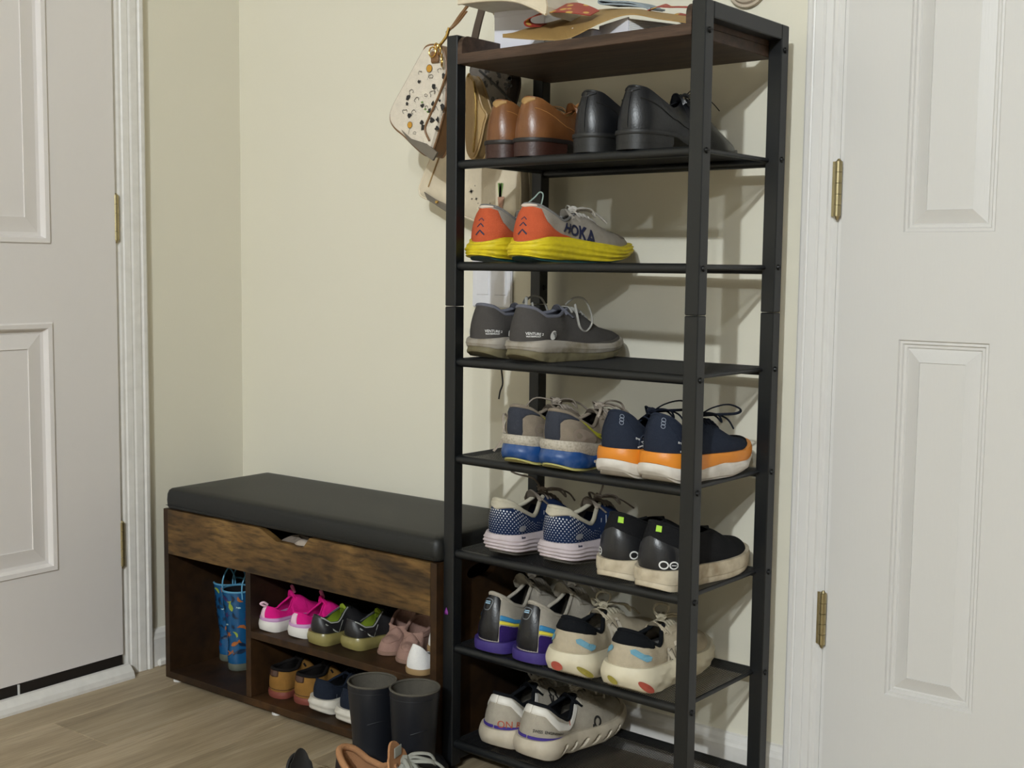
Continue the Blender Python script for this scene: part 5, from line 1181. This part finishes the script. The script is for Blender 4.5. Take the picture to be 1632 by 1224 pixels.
PC = [mat('print_orange', 'a8602a', rough=.35), mat('print_lime', '8fa33a', rough=.35), mat('print_deep_navy', '142a44', rough=.35), mat('print_purple', '3b2f5c', rough=.35), mat('print_pale', '9fc0c6', rough=.35)]
fish = [(-.011, 0), (-.006, .004), (0, .0055), (.006, .003), (.009, .001), (.014, .0055), (.013, 0), (.014, -.005), (.009, -.001), (.004, -.0035), (-.003, -.005), (-.008, -.003)]
leafp = [(-.010, -.004), (-.006, .004), (.002, .007), (.009, .003), (.011, -.002), (.004, -.0005), (-.003, -.001)]
starp = [(.010*math.cos(a)*(1 if i % 2 else .4), .008*math.sin(a)*(1 if i % 2 else .4)) for i, a in enumerate(np.linspace(0, 2*PI, 11)[:-1])]
def dino(label, x, y, head, lean, seed):
    t, at, lv = boot('rain_boot', label, 'blue patterned rain boots', (x, y, ZBT), head, .180, .150, .031, .033, DBL, CLS, LBL, BKL, lean)
    g = np.random.RandomState(seed); geos = [[] for _ in PC]
    for row in range(7):
        for kx in range(5):
            th = -PI/2-1.3+kx*.62+(.3 if row % 2 else 0)+.1*g.randn(); z = .040+row*.021+.002*g.randn(); ci = int(g.choice([0, 1, 2, 2, 2, 3, 4])); sh_ = (fish, leafp, starp)[g.randint(3)]; sc_ = .75+.35*g.rand() if ci != 4 else .4
            ro = g.rand()*6.28; Vg, Fg = xf_geo(poly_geo(sh_), 0, 0, ro, sc_)
            V = [at(th+p[0]/.031, min(max(z+p[1], .03), .176), .0010) for p in Vg]; geos[ci].append((np.array(V), Fg))
    for ci, L_ in enumerate(geos):
        V = []; F = []
        for v, f in L_:
            k = len(V); V += [tuple(p) for p in v]; F += [tuple(i+k for i in q_) for q_ in f]
        if V: tag(mesh('sea_print', V, F, PC[ci], t), kind='stuff')
    for sg in (-1, 1):
        a = [at(PI/2*(1-sg)+d, .176, .0005) for d in (-.5, .5)]; a = [np.array(p) for p in a]; up = np.array([0, 0, .045])
        MB().tube(spline([a[0]-(0, 0, .012), a[0]+up*.5, (a[0]+a[1])/2+up*1.05, a[1]+up*.5, a[1]-(0, 0, .012)], 6), .0018, 8).build('handle', LBL, t, True)
    return t
dino('blue sea creature patterned rain boot in the bench, left of its pair', .163, -.205, 2, (-.012, 0), 4)
dino('blue sea creature patterned rain boot in the bench, beside the divider', .231, -.236, 2, (-.012, 0), 9)
NBR = leather('matte_navy_rubber', '17191f', .42, noise=.05, bump=.03); GLN = fabric('grey_cloth_lining', '57534b')
def rboot(label, x, y, head, lean, H, cx=.0):
    t, at, lv = boot('rubber_boot', label, 'dark rubber boots', (x, y, 0), head, H, .120, .041, .0425, NBR, NBR, GLN, GLN, lean, flare=1.06, sx=1.0)
    P = [at(a, H*.62+.004*math.sin((a+.8)*3), .0002) for a in np.linspace(-.9, -.1, 14)]; MB().tube(P, .0009, 5).build('crease', NBR, t, True)
    P = [at(a, H-.012, .0002) for a in np.linspace(-PI, 0, 30)]; MB().tube(P, .0006, 5).build('edge_line', NBR, t, True)
    return t
rboot('dark navy child rubber boot standing in front of the bench, left one', .832, -.447, -8, (-.008, 0), .177)
rboot('dark navy child rubber boot in front of the bench, beside the rack post', .930, -.447, -4, (.004, 0), .188)

# ------------------------------------------------------------------ shoes on the floor in front
APR = fabric('apricot_lining', 'a97c58', rough=.75, noise=.06); GRM = fabric('light_grey_mesh', '8f8c84', dirt='5a574f', damt=.6, dscale=60); DKB = leather('dark_collar', '2a1e1c', .5); REF = mat('reflective_grey', 'a9aaa2', rough=.35, metal=.2)
S = Shoe('running_shoe', 'grey sneaker with apricot lining on the floor in front of the bench', None, .893, -.552, 0, -76, L=.27, W=.050, side=1, sc=.46, hb=.108, hd=.082, ht=.104, vamp=.068, toe=.05, y0=.2, cw=.034, hn=[.112, .104, .086, .078, .092, .106])
S.upper(GRM, APR, APR, APR, .0062); S.layer('midsole', WFM, 0, 1, 10, o0=.002, bulge=.004)
S.patch('heel_counter', DKB, -.26, .26, ([0, .5, 1], [.70, .50, .70]), .97, .0020, n=30); S.eyestay(GRM)
S.tongue(APR, up=.042, w=.030, back=.012); 
tl = S.sc*S.L
MB().box((-.012, tl-.0085, .116), (.012, tl-.0065, .134), .0008).build('tongue_patch', REF, S.t)
S.laces(fabric('grey_rope_lace', '9a9a92'), rows=6, r=.0042, seed=4, extra=([(0, 0, 0), (.02, .01, .012), (.035, .03, .0), (.03, .05, -.02)], [(0, 0, 0), (-.01, -.01, -.01), (-.012, -.03, -.03), (-.02, -.035, -.05)]))
for i in range(26):
    pass
BKK = leather('black_sneaker_leather', '161618', .38)
S = Shoe('child_sneaker', 'small black sneaker on the floor, leftmost beside the grey sneaker', None, .800, -.562, 0, -125, L=.16, W=.034, side=1, sc=.46, hb=.076, hd=.050, ht=.070, vamp=.048, toe=.036, y0=.3, cw=.022, heelw=.85, hn=[.082, .074, .058, .052, .066, .076])
S.upper(BKK, BKL, BKL, BKK, .0034); S.layer('midsole', SOLEB, 0, 1, 6, o0=.002, bulge=.002); S.tongue(BKK, up=.050, w=.020, back=.004)
MB().tube(S.pt(np.linspace(-.3, .3, 30), np.full(30, .8), .0006), .0008, 5).build('piping', REF, S.t, True)
S.laces(BKL, rows=4, r=.0018, bow=False)
